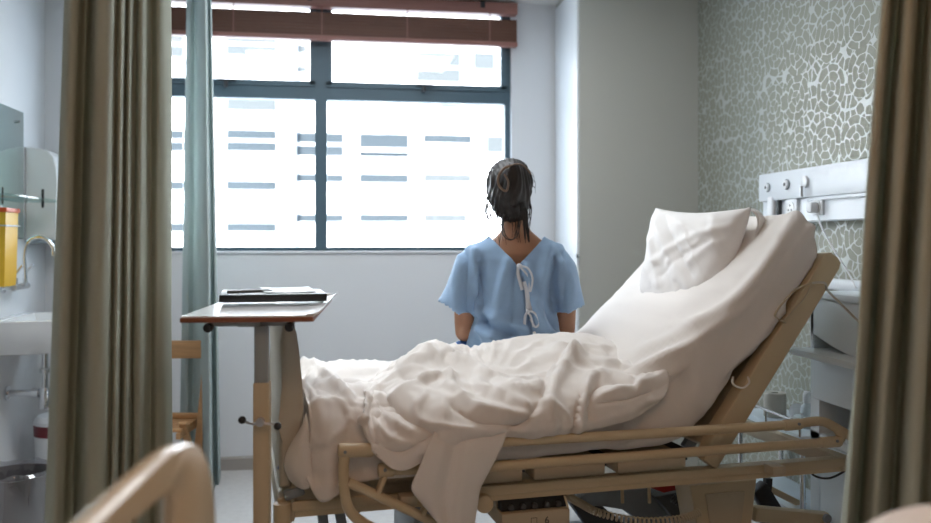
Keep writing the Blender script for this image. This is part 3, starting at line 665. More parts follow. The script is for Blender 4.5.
# ------------------------------------------------------------------ mattress in its fitted sheet
top = catmull([(.032, 0, .838), (.08, 0, .852), (.35, 0, .852), (.65, 0, .85), (.9, 0, .853), (1.05, 0, .885), (1.18, 0, .95), (1.343, 0, 1.088), (1.5, 0, 1.235), (1.61, 0, 1.345), (1.685, 0, 1.425), (1.73, 0, 1.452)], 10)
bot = catmull([(.032, 0, .665), (.08, 0, .656), (.35, 0, .654), (.65, 0, .654), (.9, 0, .654), (1.1, 0, .655), (1.27, 0, .68), (1.40, 0, .80), (1.56, 0, .99), (1.68, 0, 1.135), (1.765, 0, 1.235), (1.795, 0, 1.29)], 10)
nA = 84; A = np.zeros((len(top), nA, 3))
for i, (a, c) in enumerate(zip(top, bot)):
    endk = 1.0
    f = i/(len(top)-1)
    ee = min(1, .80+.2*min(1, min(f, 1-f)/.04))
    for j in range(nA):
        an = 2*math.pi*j/nA; co, si = math.cos(an), math.sin(an)
        e = .36; X = math.copysign(abs(co)**e, co); Y = math.copysign(abs(si)**e, si)
        pt = c.lerp(a, .5+.5*Y*ee); A[i, j] = (pt.x, .45-X*.445*min(1, ee+.1)-0.0, pt.z)
nr = gnormals(A); P = A.reshape(-1, 3); px = bed_px(P); nv = nr.reshape(-1, 3)
ctr = P-np.array([0, .45, 0]); sgn = np.sign(np.einsum('ij,ij->i', nv, np.stack([np.zeros(len(P)), P[:, 1]-.45, P[:, 2]-np.repeat((np.array([[(a.z+c.z)/2] for a, c in zip(top, bot)])), nA, 1).reshape(-1)], 1))); 
if np.mean(sgn) < 0: nv = -nv
st = [('r', [(812, 228), (765, 290), (705, 335), (640, 375)], 5, .010), ('r', [(796, 218), (748, 288), (690, 330), (625, 362)], 7, .012),
      ('v', [(802, 262), (740, 340), (672, 385), (600, 405)], 3.5, .010), ('r', [(780, 310), (735, 360), (690, 395), (620, 425)], 5, .012),
      ('v', [(765, 345), (720, 382), (660, 410), (610, 430)], 3, .010), ('r', [(690, 350), (650, 366), (610, 385)], 5, .010), ('v', [(700, 372), (655, 388), (610, 398)], 3, .010),
      ('r', [(700, 400), (655, 425), (610, 440)], 5, .010), ('v', [(640, 440), (600, 452), (560, 462)], 3, .008), ('r', [(600, 340), (640, 318), (660, 300)], 6, .006), ('r', [(615, 352), (660, 330), (700, 322)], 6, .006),
      ('r', [(300, 388), (345, 392), (390, 388)], 4, .010), ('r', [(306, 370), (322, 372), (336, 385), (352, 402)], 4, .014), ('r', [(330, 382), (360, 375), (400, 372)], 5, .010), ('v', [(320, 396), (350, 398), (380, 404)], 3, .008), ('r', [(345, 398), (375, 394), (392, 402)], 4, .010),
      ('r', [(545, 472), (585, 460), (625, 455)], 4, .006)]
dz = 1.7*strokes(px, st)+.006*nz(P, (7, 5, 9), 3)+.002*nz(P, (22, 16, 26), 8)+.007*wrinkle(P, .9, .30, .09, 2)+.006*wrinkle(P, .45, .35, .07, 5)
P2 = P+nv*dz[:, None]
A2 = P2.reshape(A.shape); A2 = np.concatenate([A2, A2[:, :1]], 1)
b = MB(); b.rings([[Vector(q) for q in A2[i, :-1]] for i in range(len(A2))])
mt_ = b.build('fitted_sheet', 'sheet', angle=180); mt_.location = BED0; mt_.rotation_euler = (0, 0, BROT)
mat_root = empty('mattress', BED0, BROT, 'thick mattress in a white fitted sheet bent up along the raised backrest', 'mattress')
mt_.parent = mat_root; mt_.location = (0, 0, 0); mt_.rotation_euler = (0, 0, 0)
MB().tube([B(812, 283, -.012), B(795, 290, -.016), B(776, 312, -.016), B(778, 319, -.012), B(786, 323, -.01)], .0035, 8, flat=.6).tube([B(812, 283, -.012), B(803, 300, -.014), B(783, 321, -.01)], .0025, 8).build('carry_strap', 'creamd', mat_root)
MB().tube([B(733, 377, .02), B(733, 384, -.02), B(742, 388, -.025), B(749, 383, -.02), B(748, 377, .01)], .0035, 8).build('corner_loop', 'sheet', mat_root)
def mtop(t):
    for a, c in zip(top[:-1], top[1:]):
        if a.x <= t <= c.x: return a.z+(c.z-a.z)*(t-a.x)/(c.x-a.x+1e-9)
    return top[-1].z if t > 1 else .85
def place(o): o.location = BED0; o.rotation_euler = (0, 0, BROT); return o
def cloth(name, net, su, sv, ss, noise_, m, lab, cat, thick=.008, extra=None, edge=None, wr_=.014):
    A = catgrid(net, su, sv); n = gnormals(A); P = A.reshape(-1, 3); n = n.reshape(-1, 3)
    view = np.array([0., -1, .8])
    if np.mean(n@view) < 0: n = -n
    px = bed_px(P)
    d = 1.3*strokes(px, ss)+wr_*(wrinkle(P, .6, .22, .075, 1)+wrinkle(P, -.5, .20, .07, 7)+.6*wrinkle(P, 1.3, .15, .05, 4))
    for amp, sc, sd in noise_: d = d+amp*nz(P, sc, sd)
    A = (P+n*d[:, None]).reshape(A.shape)
    b = MB(); b.grid(A)
    if extra: extra(b)
    return b, A
# sheet spread over the foot end and hanging over the near side
cols = []
for (uh, vh), t, hs_ in (((306, 478), .040, .80), ((320, 500), .10, .8), ((340, 492), .19, .8), ((362, 482), .27, .8), ((392, 478), .36, .8), ((425, 474), .46, .8)):
    hem = bp(uh, vh, -.03); y = .862
    cols.append([(t-.01, .86, y-.05), (t, .83, y), (t, .6, y+.004), (t, .35, y+.004), (t, .10, y+.002), (t, .02, y-.012), (t+.002, -.022, y-.06), (t*.5+hem.x*.5, -.03, (y-.06+hem.z)/2), (hem.x, -.03, hem.z)])
ss = [('r', [(303, 368), (316, 370), (326, 380), (338, 392), (350, 402)], 4, .016), ('r', [(326, 378), (350, 372), (380, 370)], 5, .014), ('r', [(318, 386), (345, 392), (372, 389), (392, 384)], 4, .014), ('v', [(330, 384), (355, 384), (380, 380)], 3, .010),
      ('r', [(343, 398), (365, 394), (380, 399)], 3.5, .010), ('v', [(350, 408), (372, 408), (395, 404)], 3, .008), ('r', [(312, 408), (330, 404), (356, 408)], 5, .008), ('v', [(309, 395), (311, 430), (312, 480)], 3, .010), ('r', [(318, 410), (326, 440), (330, 495)], 8, .010), ('v', [(345, 415), (350, 450), (352, 480)], 6, .008), ('r', [(300, 396), (306, 412), (310, 440)], 4, .008),
      ('r', [(312, 376), (306, 386), (312, 398)], 3, .010)]
def corner(b):
    C = [[(306, 412, -.012), (309, 430, -.02), (310, 455, -.026), (311, 470, -.03), (309, 488, -.03)],
         [(303, 424, -.014), (302, 440, -.035), (302, 460, -.045), (303, 478, -.04), (304, 489, -.03)],
         [(299, 432, -.012), (294, 448, -.03), (293, 466, -.042), (296, 478, -.036), (299, 487, -.02)],
         [(294, 440, -.008), (286, 455, -.018), (285, 467, -.02), (289, 478, -.016), (296, 485, -.006)]]
    Q = catgrid([[tuple(bp(*c)) for c in r] for r in C], 6, 6); b.grid(Q)
b, _ = cloth('bed_sheet', cols, 12, 9, ss, [(.004, (8, 6, 9), 2), (.002, (25, 20, 25), 5)], 'sheet', '', '', extra=corner)
tag(place(b.build('bed_sheet', 'sheet', solid=.006, off=0, angle=180)), 'loose white sheet over the foot of the bed, hanging down beside the footboard', 'sheet')
# crumpled duvet
net_px = [
 [(385, 372, .62), (378, 379, .45), (366, 392, .25), (361, 404, .03), (361, 412, -.035), (363, 420, -.045)],
 [(408, 362, .62), (400, 369, .45), (386, 386, .25), (376, 414, .03), (374, 438, -.06), (378, 456, -.075)],
 [(432, 354, .62), (430, 349, .45), (420, 370, .25), (410, 402, .01), (404, 442, -.08), (404, 470, -.09)],
 [(470, 358, .60), (470, 353, .45), (461, 374, .25), (452, 404, -.02), (448, 432, -.09), (447, 446, -.075)],
 [(505, 350, .58), (502, 343, .45), (500, 370, .25), (500, 404, -.03), (498, 428, -.09), (498, 437, -.07)],
 [(545, 345, .58), (540, 338, .45), (540, 362, .25), (545, 398, -.02), (545, 424, -.08), (545, 434, -.06)],
 [(590, 343, .58), (582, 335, .45), (584, 358, .25), (590, 392, -.01), (591, 418, -.06), (592, 428, -.05)],
 [(632, 357, .58), (618, 346, .45), (624, 362, .25), (634, 386, .01), (636, 404, -.04), (637, 416, -.04)],
 [(652, 361, .55), (640, 358, .42), (652, 366, .25), (665, 373, .06), (668, 384, .01), (664, 396, -.012)]]
net = [[tuple(bp(*c)) for c in r] for r in net_px]
ss = [('t', [(363, 402), (392, 384), (418, 364), (432, 352)], 6, .022), ('t', [(405, 372), (440, 356), (462, 352)], 5, .012),
      ('v', [(404, 382), (430, 384), (448, 374)], 5, .014), ('t', [(394, 403), (412, 388), (428, 379), (448, 380)], 4.5, .022), ('t', [(446, 376), (455, 395), (478, 410), (530, 418)], 5, .018), ('v', [(452, 410), (480, 424), (520, 424)], 4, .012),
      ('s', [(458, 362), (476, 370), (493, 382), (520, 384), (545, 383), (557, 372), (572, 358)], 9, .024), ('v', [(492, 384), (520, 386), (546, 384), (560, 370), (572, 357)], 2.5, .020),
      ('v', [(545, 387), (541, 400), (528, 418), (510, 429)], 2.5, .020), ('r', [(500, 398), (522, 396), (540, 390)], 6, .014), ('r', [(478, 388), (500, 402), (525, 408)], 4, .010),
      ('v', [(380, 398), (396, 412), (410, 422), (436, 434)], 3, .014), ('t', [(372, 404), (390, 420), (412, 432)], 5, .014), ('t', [(378, 430), (396, 442), (418, 444)], 5, .012), ('v', [(376, 444), (400, 452), (424, 440), (434, 434)], 3, .012), ('t', [(424, 400), (416, 412), (424, 424), (470, 430)], 4, .012),
      ('t', [(572, 362), (562, 378), (550, 400), (548, 420)], 6, .020), ('t', [(590, 383), (583, 400), (576, 424)], 4, .028), ('v', [(581, 396), (577, 412), (571, 428)], 2.5, .024), ('v', [(598, 380), (590, 398), (590, 420)], 3, .018), ('r', [(571, 362), (600, 366), (625, 368), (640, 374)], 5, .016),
      ('t', [(594, 378), (612, 376), (630, 383)], 4, .018), ('v', [(594, 386), (612, 384), (634, 388)], 2.5, .016), ('t', [(603, 396), (622, 392), (645, 386), (668, 374)], 4, .014), ('v', [(600, 402), (625, 400), (650, 392)], 2.5, .012), ('r', [(560, 352), (585, 345), (600, 350)], 8, .010), ('v', [(590, 345), (606, 356), (620, 368)], 3, .010), ('r', [(540, 404), (560, 412), (570, 426)], 4, .010),
      ('r', [(490, 350), (530, 360), (560, 356)], 7, .008)]
def lingrid(rows, k):
    A = np.array([[tuple(bp(*c)) for c in r] for r in rows]); n, m = A.shape[:2]; f = np.linspace(0, n-1, (n-1)*k+1); g_ = np.linspace(0, m-1, (m-1)*k+1)
    B_ = np.array([[A[:, j, c] for c in range(3)] for j in range(m)])
    R1 = np.array([[np.interp(f, range(n), A[:, j, c]) for c in range(3)] for j in range(m)]).transpose(2, 0, 1)
    return np.array([[np.interp(g_, range(m), R1[i, :, c]) for c in range(3)] for i in range(len(f))]).transpose(0, 2, 1)
def flap(b):
    rows = [[(434, 432, -.082), (447, 432, -.090), (457, 432, -.080), (470, 431, -.090), (490, 431, -.086), (508, 429, -.082)],
            [(427, 448, -.10), (442, 450, -.116), (454, 450, -.095), (466, 450, -.118), (486, 449, -.108), (502, 446, -.10)],
            [(419, 468, -.105), (436, 472, -.125), (449, 474, -.094), (461, 474, -.128), (480, 471, -.112), (490, 468, -.100)],
            [(410, 488, -.102), (430, 498, -.128), (445, 503, -.094), (457, 505, -.132), (472, 497, -.114), (479, 487, -.100)],
            [(424, 504, -.104), (436, 516, -.128), (447, 524, -.096), (458, 528, -.132), (470, 522, -.112), (476, 508, -.100)],
            [(440, 523, -.105), (446, 533, -.124), (453, 543, -.100), (462, 546, -.126), (469, 541, -.112), (473, 528, -.102)]]
    Q = lingrid(rows, 8)
    for _ in range(5):
        Q[:, 1:-1] = Q[:, 1:-1]*.5+.25*(Q[:, :-2]+Q[:, 2:]); Q[1:-1] = Q[1:-1]*.5+.25*(Q[:-2]+Q[2:])
    b.grid(Q)
    rows = [[(412, 364, .40), (420, 358, .47), (434, 352, .50), (448, 352, .48), (462, 356, .42)], [(416, 360, .43), (424, 352, .48), (435, 345, .51), (446, 347, .49), (456, 353, .44)], [(424, 352, .46), (430, 345, .49), (436.5, 339, .51), (441, 343, .50), (447, 348, .47)]]
    b.grid(lingrid(rows, 4))
b, _ = cloth('duvet', net, 19, 24, ss, [(.006, (7, 6, 8), 1), (.0045, (16, 13, 18), 6), (.002, (40, 30, 40), 9)], 'sheet', '', '', extra=flap)
tag(place(b.build('duvet', 'sheet', solid=.010, off=0, angle=180)), 'crumpled white duvet heaped across the bed, one corner hanging over the side rail', 'duvet')
# pillow propped on the backrest
C0, C1, C2, C3 = bp(656, 208, .70), bp(752, 207, .17), bp(722, 318, .17), bp(641, 314, .70)
N_ = 60; A = np.zeros((N_, N_, 3)); Bk = np.zeros((N_, N_, 3)); nn = (C1-C0).cross(C3-C0).normalized()
if nn.x > 0: nn = -nn
for i in range(N_):
    for j in range(N_):
        x = -1+2*i/(N_-1); y = -1+2*j/(N_-1)
        xs = x*(1-.07*(1-y*y)*abs(x)); ys = y*(1-.10*(1-x*x)*abs(y))
        q = C0.lerp(C1, (xs+1)/2).lerp(C3.lerp(C2, (xs+1)/2), (ys+1)/2)
        th = max(0, (1-x**4)*(1-y**4))**.55
        A[i, j] = q+nn*(.085*th+.002); Bk[i, j] = q-nn*(.055*th+.002)
P = A.reshape(-1, 3); px = bed_px(P)
ss = [('r', [(652, 216), (668, 250), (688, 285), (700, 312)], 5, .010), ('v', [(664, 216), (676, 245), (690, 275)], 3, .009), ('r', [(655, 262), (684, 240), (722, 228), (752, 222)], 4, .009), ('v', [(660, 276), (690, 250), (728, 236)], 3, .008), ('r', [(690, 262), (712, 244), (740, 234)], 4, .009),
      ('r', [(700, 312), (718, 290), (738, 262), (750, 240)], 5, .012), ('v', [(692, 304), (712, 275), (735, 250)], 3, .010), ('r', [(650, 240), (656, 275), (668, 312)], 4, .008), ('v', [(660, 290), (672, 305), (682, 318)], 3, .007), ('r', [(645, 300), (670, 296), (690, 306)], 5, .007), ('r', [(680, 222), (705, 232), (730, 226)], 5, .008), ('v', [(676, 282), (684, 296), (690, 318)], 3, .008), ('r', [(668, 262), (676, 285), (680, 312)], 3, .007)]
dd = strokes(px, ss)+.006*nz(P, (9, 9, 9), 4)+.002*nz(P, (28, 28, 28), 6)+.010*wrinkle(P, 1.0, .20, .06, 3)+.008*wrinkle(P, 1.9, .18, .05, 8); edge_ = np.array([max(0, (1-(-1+2*i/(N_-1))**6)*(1-(-1+2*j/(N_-1))**6)) for i in range(N_) for j in range(N_)])
A = (P+np.array(nn)[None]*(dd*edge_)[:, None]).reshape(A.shape)
b = MB(); b.grid(A); b.grid(Bk[::-1]); bmesh.ops.remove_doubles(b.bm, verts=b.bm.verts, dist=.0042)
pil = empty('pillow', BED0, BROT, 'white pillow in a creased cotton case propped on the raised backrest', 'pillow')
b.build('pillowcase', 'pillow', pil, angle=180)
rows = [[(748, 208, .20), (756, 214, .17), (758, 226, .165), (752, 246, .17)], [(757, 211, .21), (764, 220, .19), (763, 236, .185), (755, 252, .18)], [(762, 216, .24), (767, 228, .22), (765, 240, .21), (757, 254, .20)]]
Q = catgrid([[tuple(bp(*c)) for c in r] for r in rows], 6, 6); MB().grid(Q).build('case_flap', 'pillow', pil, solid=.008, off=0, angle=180)
# ------------------------------------------------------------------ the patient, sitting on the far edge of the bed with her back to us
PZ = 3.44
pp = W(515, V0, PZ); SEAT = .845
per = empty('person', (pp.x, pp.y, SEAT), -YAW-.02, 'dark-haired person in a pale blue gown sitting on the far bed edge, facing the window', 'person')
K = F/PZ
def q3(u, v, y=0): return Vector(((u-515)/F*(PZ+y), y, H-SEAT-(v-V0)/F*(PZ+y)))
def ell(c, rx, ry, n=28, tilt=None, pw=1.0):
    o = []
    for k in range(n):
        a = 2*math.pi*k/n; v = Vector((rx*math.copysign(abs(math.cos(a))**pw, math.cos(a)), ry*math.copysign(abs(math.sin(a))**pw, math.sin(a)), 0))
        if tilt: v = tilt @ v
        o.append(Vector(c)+v)
    return o
def limb(mb, pts, n=16):                                   # tapered limb: list of (point, radius)
    P = [Vector(p) for p, r in pts]; rs = []
    a = None
    for i, (p, r) in enumerate(pts):
        d = (P[min(i+1, len(P)-1)]-P[max(i-1, 0)]).normalized()
        if a is None: a = d.orthogonal().normalized()
        a = (a-d*a.dot(d)).normalized(); bb = d.cross(a)
        rs.append([P[i]+(a*math.cos(k*2*math.pi/n)+bb*math.sin(k*2*math.pi/n))*r for k in range(n)])
    mb.rings(rs); mb.ball(P[0], pts[0][1], 12); mb.ball(P[-1], pts[-1][1], 12)
hx = -.024
body = MB()
body.rings([ell((0, .04, .0), .14, .09), ell((0, .03, .04), .160, .105), ell((0, .02, .12), .155, .098), ell((0, .012, .22), .138, .086), ell((0, .01, .32), .148, .09), ell((0, .004, .40), .165, .093), ell((0, -.006, .45), .165, .082), ell((0.004, -.006, .49), .125, .066), ell((.006, -.004, .522), .085, .060), ell((.004, .0, .545), .060, .056), ell((-.004, .006, .585), .050, .054), ell((-.012, .014, .63), .050, .056)])
body.ball((hx, .012, .735), (.073, .092, .098), 24)           # skull
body.rings([ell((hx, .05, .615), .022, .025), ell((hx, .048, .63), .042, .045), ell((hx, .04, .665), .060, .062), ell((hx, .035, .71), .068, .072)])   # jaw
body.ball((hx, .112, .70), (.013, .022, .016), 12); body.rings([ell((hx, .118, .692), .012, .016, 12), ell((hx, .104, .735), .006, .012, 12)])   # nose
for s in (-1, 1): body.ball((hx+s*.074, .015, .705), (.010, .020, .030), 12)   # ears
for s in (-1, 1):
    limb(body, [((s*.155, -.002, .430), .050), ((s*.188, .0, .35), .048), ((s*.205, .005, .24), .046), ((s*.207, .02, .13), .040)])
    limb(body, [((s*.207, .02, .13), .040), ((s*.17, .13, .085), .037), ((s*.10, .235, .10), .026)])
    limb(body, [((s*.09, .03, .06), .085), ((s*.11, .25, .065), .075), ((s*.12, .44, .055), .056)])
    limb(body, [((s*.12, .44, .055), .056), ((s*.12, .46, -.12), .052), ((s*.12, .45, -.36), .034)])
    limb(body, [((s*.12, .44, -.38), .036), ((s*.13, .52, -.42), .030), ((s*.135, .60, -.435), .022)])
    # palm and fingers resting in the lap
    body.rings([ell((s*.098, .235, .10), .014, .026, 12), ell((s*.075, .272, .108), .014, .040, 12), ell((s*.045, .31, .112), .013, .040, 12)])
    for k, (ln_, off) in enumerate(((.062, -.030), (.072, -.011), (.068, .009), (.052, .028))):
        p0 = Vector((s*.045-s*off*.6, .305+off*.75, .112)); d1 = Vector((-s*.75, .62, .05)); d2 = Vector((-s*.75, .45, -.55))
        limb(body, [(p0, .0095), (p0+d1*ln_*.5, .009), (p0+d1*ln_*.5+d2*ln_*.5, .0075)], 10)
    p0 = Vector((s*.075, .24, .118)); limb(body, [(p0, .012), (p0+Vector((-s*.035, -.01, .016)), .0105), (p0+Vector((-s*.062, .005, .012)), .009)], 10)
bdm = remesh(body, .0075, 3)
bdo = bdm.build('body', 'skin', per, angle=180)
for s in (-1, 1): MB().ball((hx+s*.030, .096, .735), (.012, .008, .007), 12).build('eye', 'eye', bdo)
MB().ball((hx, .101, .655), (.021, .010, .007), 12).build('mouth', 'lip', bdo)
# gown: body and wide short sleeves in one cloth
g = MB()
g.rings([ell((0, .03, -.02), .215, .155, 36), ell((0.0, .02, .03), .212, .150, 36), ell((0, .0, .10), .192, .132, 36), ell((0.003, -.002, .18), .172, .120, 36), ell((.004, -.006, .27), .170, .118, 36), ell((.003, -.01, .36), .180, .118, 36), ell((.003, -.012, .43), .187, .106, 36), ell((.004, -.012, .475), .172, .090, 36), ell((.006, -.010, .510), .128, .074, 36), ell((.006, -.006, .54), .09, .068, 36), ell((.006, -.004, .58), .075, .065, 36)])
for s, o_, i_ in ((-1, q3(441, 298), q3(472, 319)), (1, q3(580.5, 300), q3(556, 318))):
    c3 = (o_+i_)/2; hv = (o_-i_); hl = hv.length/2+.006; ax = hv.normalized()
    def sring(c, r1, r2, dirn, n=28):
        zc = Vector(dirn).normalized(); a = (ax-zc*ax.dot(zc)).normalized(); bb = zc.cross(a)
        return [Vector(c)+a*math.cos(k*2*math.pi/n)*r1+bb*math.sin(k*2*math.pi/n)*r2 for k in range(n)]
    pth = [Vector((s*.085, -.006, .455)), Vector((s*.148, -.006, .430)), Vector((s*.178, -.004, .385)), (Vector((s*.180, -.004, .385))+c3)/2, c3]
    rr_ = [(.058, .078), (.072, .086), (.070, .090), (.066, .092), (hl, .095)]
    dl = [(pth[min(i+1, 4)]-pth[max(i-1, 0)]) for i in range(5)]
    g.rings([sring(pth[i], rr_[i][0], rr_[i][1], dl[i]) for i in range(5)]); g.ball((s*.160, -.008, .420), (.056, .066, .058), 16)
g = remesh(g, .008, 5)
# neckline: a V at the back, a scoop at the front; open sleeve ends
bm = g.bm
def halfplane(bm, p0, nrm_): 
    geom = bm.verts[:]+bm.edges[:]+bm.faces[:]; bmesh.ops.bisect_plane(bm, geom=geom, plane_co=p0, plane_no=nrm_)
vb = Vector((.006, 0, .405)); vl = Vector((-.112, 0, .530)); vr = Vector((.124, 0, .526))
nl = Vector(((vb-vl).z, 0, -(vb-vl).x)); nr_ = Vector(((vr-vb).z, 0, -(vr-vb).x))
nl = nl if nl.z > 0 else -nl; nr_ = nr_ if nr_.z > 0 else -nr_
halfplane(bm, vb, nl); halfplane(bm, vb, nr_)
dead = []
for f in bm.faces:
    c = f.calc_center_median()
    if c.y < .005 and (c-vb).dot(nl) > 0 and (c-vb).dot(nr_) > 0: dead.append(f)
    elif c.y >= .005 and ((c.x-.006)/.118)**2+((c.z-.55)/.10)**2 < 1: dead.append(f)
    elif c.z > .535: dead.append(f)
for s, o_, i_ in ((-1, q3(441, 298), q3(472, 319)), (1, q3(580.5, 300), q3(556, 318))):
    c3 = (o_+i_)/2; dr_ = (c3-Vector((s*.10, -.006, .452))).normalized()
    for f in bm.faces:
        c = f.calc_center_median()
        if (c-c3).dot(dr_) > -.004 and s*c.x > .17 and f.normal.dot(dr_) > .5: dead.append(f)
bmesh.ops.delete(bm, geom=list(set(dead)), context='FACES')
lv = [v for v in bm.verts if not v.link_faces]; bmesh.ops.delete(bm, geom=lv, context='VERTS')
bm.normal_update()
V = np.array([v.co[:] for v in bm.verts]); NV = np.array([v.normal[:] for v in bm.verts])
gpx = np.stack([515+V[:, 0]/(PZ+V[:, 1])*F, V0-(V[:, 2]-(H-SEAT))*F/(PZ+V[:, 1])], 1)
ss = [('r', [(474, 252), (476, 285), (480, 318), (486, 342)], 3.5, .008), ('v', [(478, 262), (480, 295), (484, 322)], 2.5, .010), ('r', [(508, 262), (500, 290), (494, 325), (490, 345)], 5, .007), ('v', [(515, 268), (512, 300), (508, 335)], 4, .007), ('r', [(548, 250), (540, 280), (538, 312), (542, 340)], 5, .008), ('v', [(554, 255), (552, 285), (555, 312)], 2.5, .012), ('r', [(484, 312), (505, 322), (525, 330)], 5, .008), ('v', [(478, 318), (500, 332), (524, 338)], 3, .007), ('r', [(480, 330), (500, 343), (515, 347)], 4, .009), ('r', [(532, 300), (540, 322), (552, 335)], 4, .007), ('v', [(536, 290), (548, 318), (556, 330)], 3, .006),
      ('r', [(462, 258), (455, 285), (456, 312)], 4, .006), ('v', [(466, 256), (466, 285), (468, 312)], 3, .006), ('r', [(562, 262), (570, 285), (568, 308)], 4, .006), ('v', [(563, 252), (566, 275), (562, 300)], 3, .005), ('v', [(519, 266), (524, 290), (529, 322), (533, 350)], 2.0, .007), ('r', [(525, 266), (531, 295), (536, 330)], 3, .007)]
dd = 2.9*strokes(gpx, ss)*(V[:, 1] < .03)+.006*(nz(V, (18, 9, 5), 12, True)*.5)
dd = dd+.0035*nz(V, (14, 14, 9), 2)
for v, k in zip(bm.verts, dd): v.co += v.normal*float(k)
gown = g.build('gown', 'gown', per, angle=180, solid=.0025, off=0)
def ribbon(name, pts, w=.010, parent=None):
    P = catmull(pts, 8); A = np.zeros((len(P), 3, 3))
    for i, p in enumerate(P):
        d = (P[min(i+1, len(P)-1)]-P[max(i-1, 0)]).normalized(); sd = d.cross(Vector((.15, -1, .1))).normalized()
        for j in range(3): A[i, j] = p+sd*w*(j-1)*.5
    return MB().grid(A).build(name, 'tie', parent, solid=.0016, off=0, angle=180)
yb = -.132
def T(u, v, y=yb): return q3(u, v, y)
ribbon('tie', [T(517, 267), T(517, 275), T(521, 290)], .013, gown); ribbon('tie', [T(517, 266, -.14), T(526, 268, -.15), T(531, 278, -.148), T(529, 291, -.14), T(528, 287, -.138), T(528, 278, -.138), T(519, 267, -.142)], .008, gown)
MB().ball(T(518, 266, -.136), (.012, .010, .010), 12).build('tie_knot', 'tie', gown)
ribbon('tie', [T(527, 311), T(524, 316), T(523, 327)], .011, gown); ribbon('tie', [T(527, 311, -.135), T(533, 313, -.145), T(538, 322, -.142), T(534, 327, -.138), T(529, 319, -.135)], .008, gown); ribbon('tie', [T(526, 311, -.135), T(530, 318, -.138), T(532, 327, -.134)], .008, gown)
MB().ball(T(527, 311, -.13), (.010, .009, .009), 12).build('tie_knot', 'tie', gown)
ribbon('back_band', [T(524, 281, -.125), T(527, 290, -.128), T(528, 302, -.130), T(528, 311, -.130)], .030, gown)
MB().cyl(T(533, 333, -.128), T(533, 333, -.134), .007, n=14).build('snap_button', 'paper', gown)
# blue trousers over the hips and thighs
tr = MB()
tr.rings([ell((0, .02, -.01), .17, .125), ell((0, .02, .06), .186, .134), ell((0, .01, .12), .18, .125)])
for s in (-1, 1):
    limb(tr, [((s*.10, .03, .06), .098), ((s*.115, .25, .068), .088), ((s*.12, .45, .055), .070)]); limb(tr, [((s*.12, .45, .055), .070), ((s*.12, .47, -.12), .064), ((s*.12, .46, -.32), .052)])
tr.ball(q3(462, 349, .02), (.045, .05, .035), 14)
remesh(tr, .010, 3).build('trousers', 'trouser', per, angle=180)
# hair: cap with combed strands, twisted knot in a claw clip, loose strands
hair = MB(); n1, n2 = 72, 40; rs = []
hc = Vector((hx+.002, .004, .742))
cap = []
for i in range(n2):
    ph = math.pi*(.02+.98*i/(n2-1)*.80)
    ring = []
    for k in range(n1):
        a = 2*math.pi*k/n1; dx, dy = math.cos(a), math.sin(a)
        rx, ry, rz = .094, .108, .100
        z = math.cos(ph); r = math.sin(ph)
        r2 = r if z > 0 else max(.62, r)**.8
        g_ = .0025*math.sin(a*17+2*math.sin(ph*2))+.0035*noise.noise(Vector((dx*9, dy*9, ph*1.2)))
        x = dx*(rx*r2+g_); y = dy*(ry*r2+g_); zz = rz*z if z > 0 else .150*z
        if dy > .15: zz = max(zz, .045+.02*dy-(.10*(1-min(1, (dy-.15)/.45))))   # hairline over the face
        ring.append(hc+Vector((x, y, zz)))
    cap.append(ring)
hair.rings(cap)
hair.ball((hx+.004, -.02, .650), (.076, .066, .062), 18); hair.ball((hx+.004, -.052, .70), (.062, .056, .075), 18)
hair.ball((hx+.014, -.028, .622), (.056, .046, .050), 16)
# the twist at the crown
hair.rings([[Vector((hx+.012, -.088, .0))+Vector((math.cos(k*2*math.pi/20)*r*.9, math.sin(k*2*math.pi/20)*r*.75, z)) for k in range(20)] for r, z in ((.012, .640), (.030, .662), (.042, .70), (.045, .742), (.040, .782), (.026, .808), (.01, .818))])
hair = remesh(hair, .006, 3)
hv = np.array([v.co[:] for v in hair.bm.verts]); hair.bm.normal_update()
hd = .004*np.array([math.sin(p[0]*330+14*noise.noise(Vector((p[0]*8, p[1]*8, p[2]*6)))) for p in hv])*.5+.0018*nz(hv, (60, 40, 9), 3)
for v, k in zip(hair.bm.verts, hd): v.co += v.normal*float(k)
hr = hair.build('hair', 'hair', per, angle=180)
def P3(u, v, y): return q3(u, v, y)
MB().tube([P3(508, 166, -.118), P3(502, 169, -.125), P3(497, 177, -.128), P3(498, 186, -.128), P3(505, 191, -.125), P3(507, 182, -.13), P3(503, 174, -.13)], .0055, 8, taper=(1, .7)).build('hair_loop', 'hairlight', hr)
MB().tube([P3(505, 167, -.115), P3(515, 164, -.112), P3(523, 166, -.105), P3(530, 174, -.09)], .003, 8).build('hair_clip', 'hairlight', hr)
rng = random.Random(4)
b = MB()
def strand(p, r=.0022): b.tube(p, r, 5, taper=(1, .35), sub=5)
for k in range(26):                                        # tail that falls at the right of the neck
    du = rng.uniform(-3.5, 3.5); dv = rng.uniform(-6, 6)
    strand([P3(519+du*.4, 186, -.0), P3(521+du*.6, 203, -.07), P3(523+du, 211, -.097), P3(524.5+du*.8, 222, -.105), P3(526+du*.8, 238+dv, -.112)], .0032)
for k in range(34):                                        # strands that drop from the nape
    du = rng.uniform(-20, 14); ln_ = rng.uniform(8, 30) if abs(du) > 5 else rng.uniform(4, 14)
    strand([P3(508+du, 205, -.055), P3(508+du*.95, 215, -.062), P3(508+du*.85+rng.uniform(-2, 2), 216+ln_*.4, -.066), P3(508+du*.8+rng.uniform(-4, 4), 216+ln_, -.07)], .002)
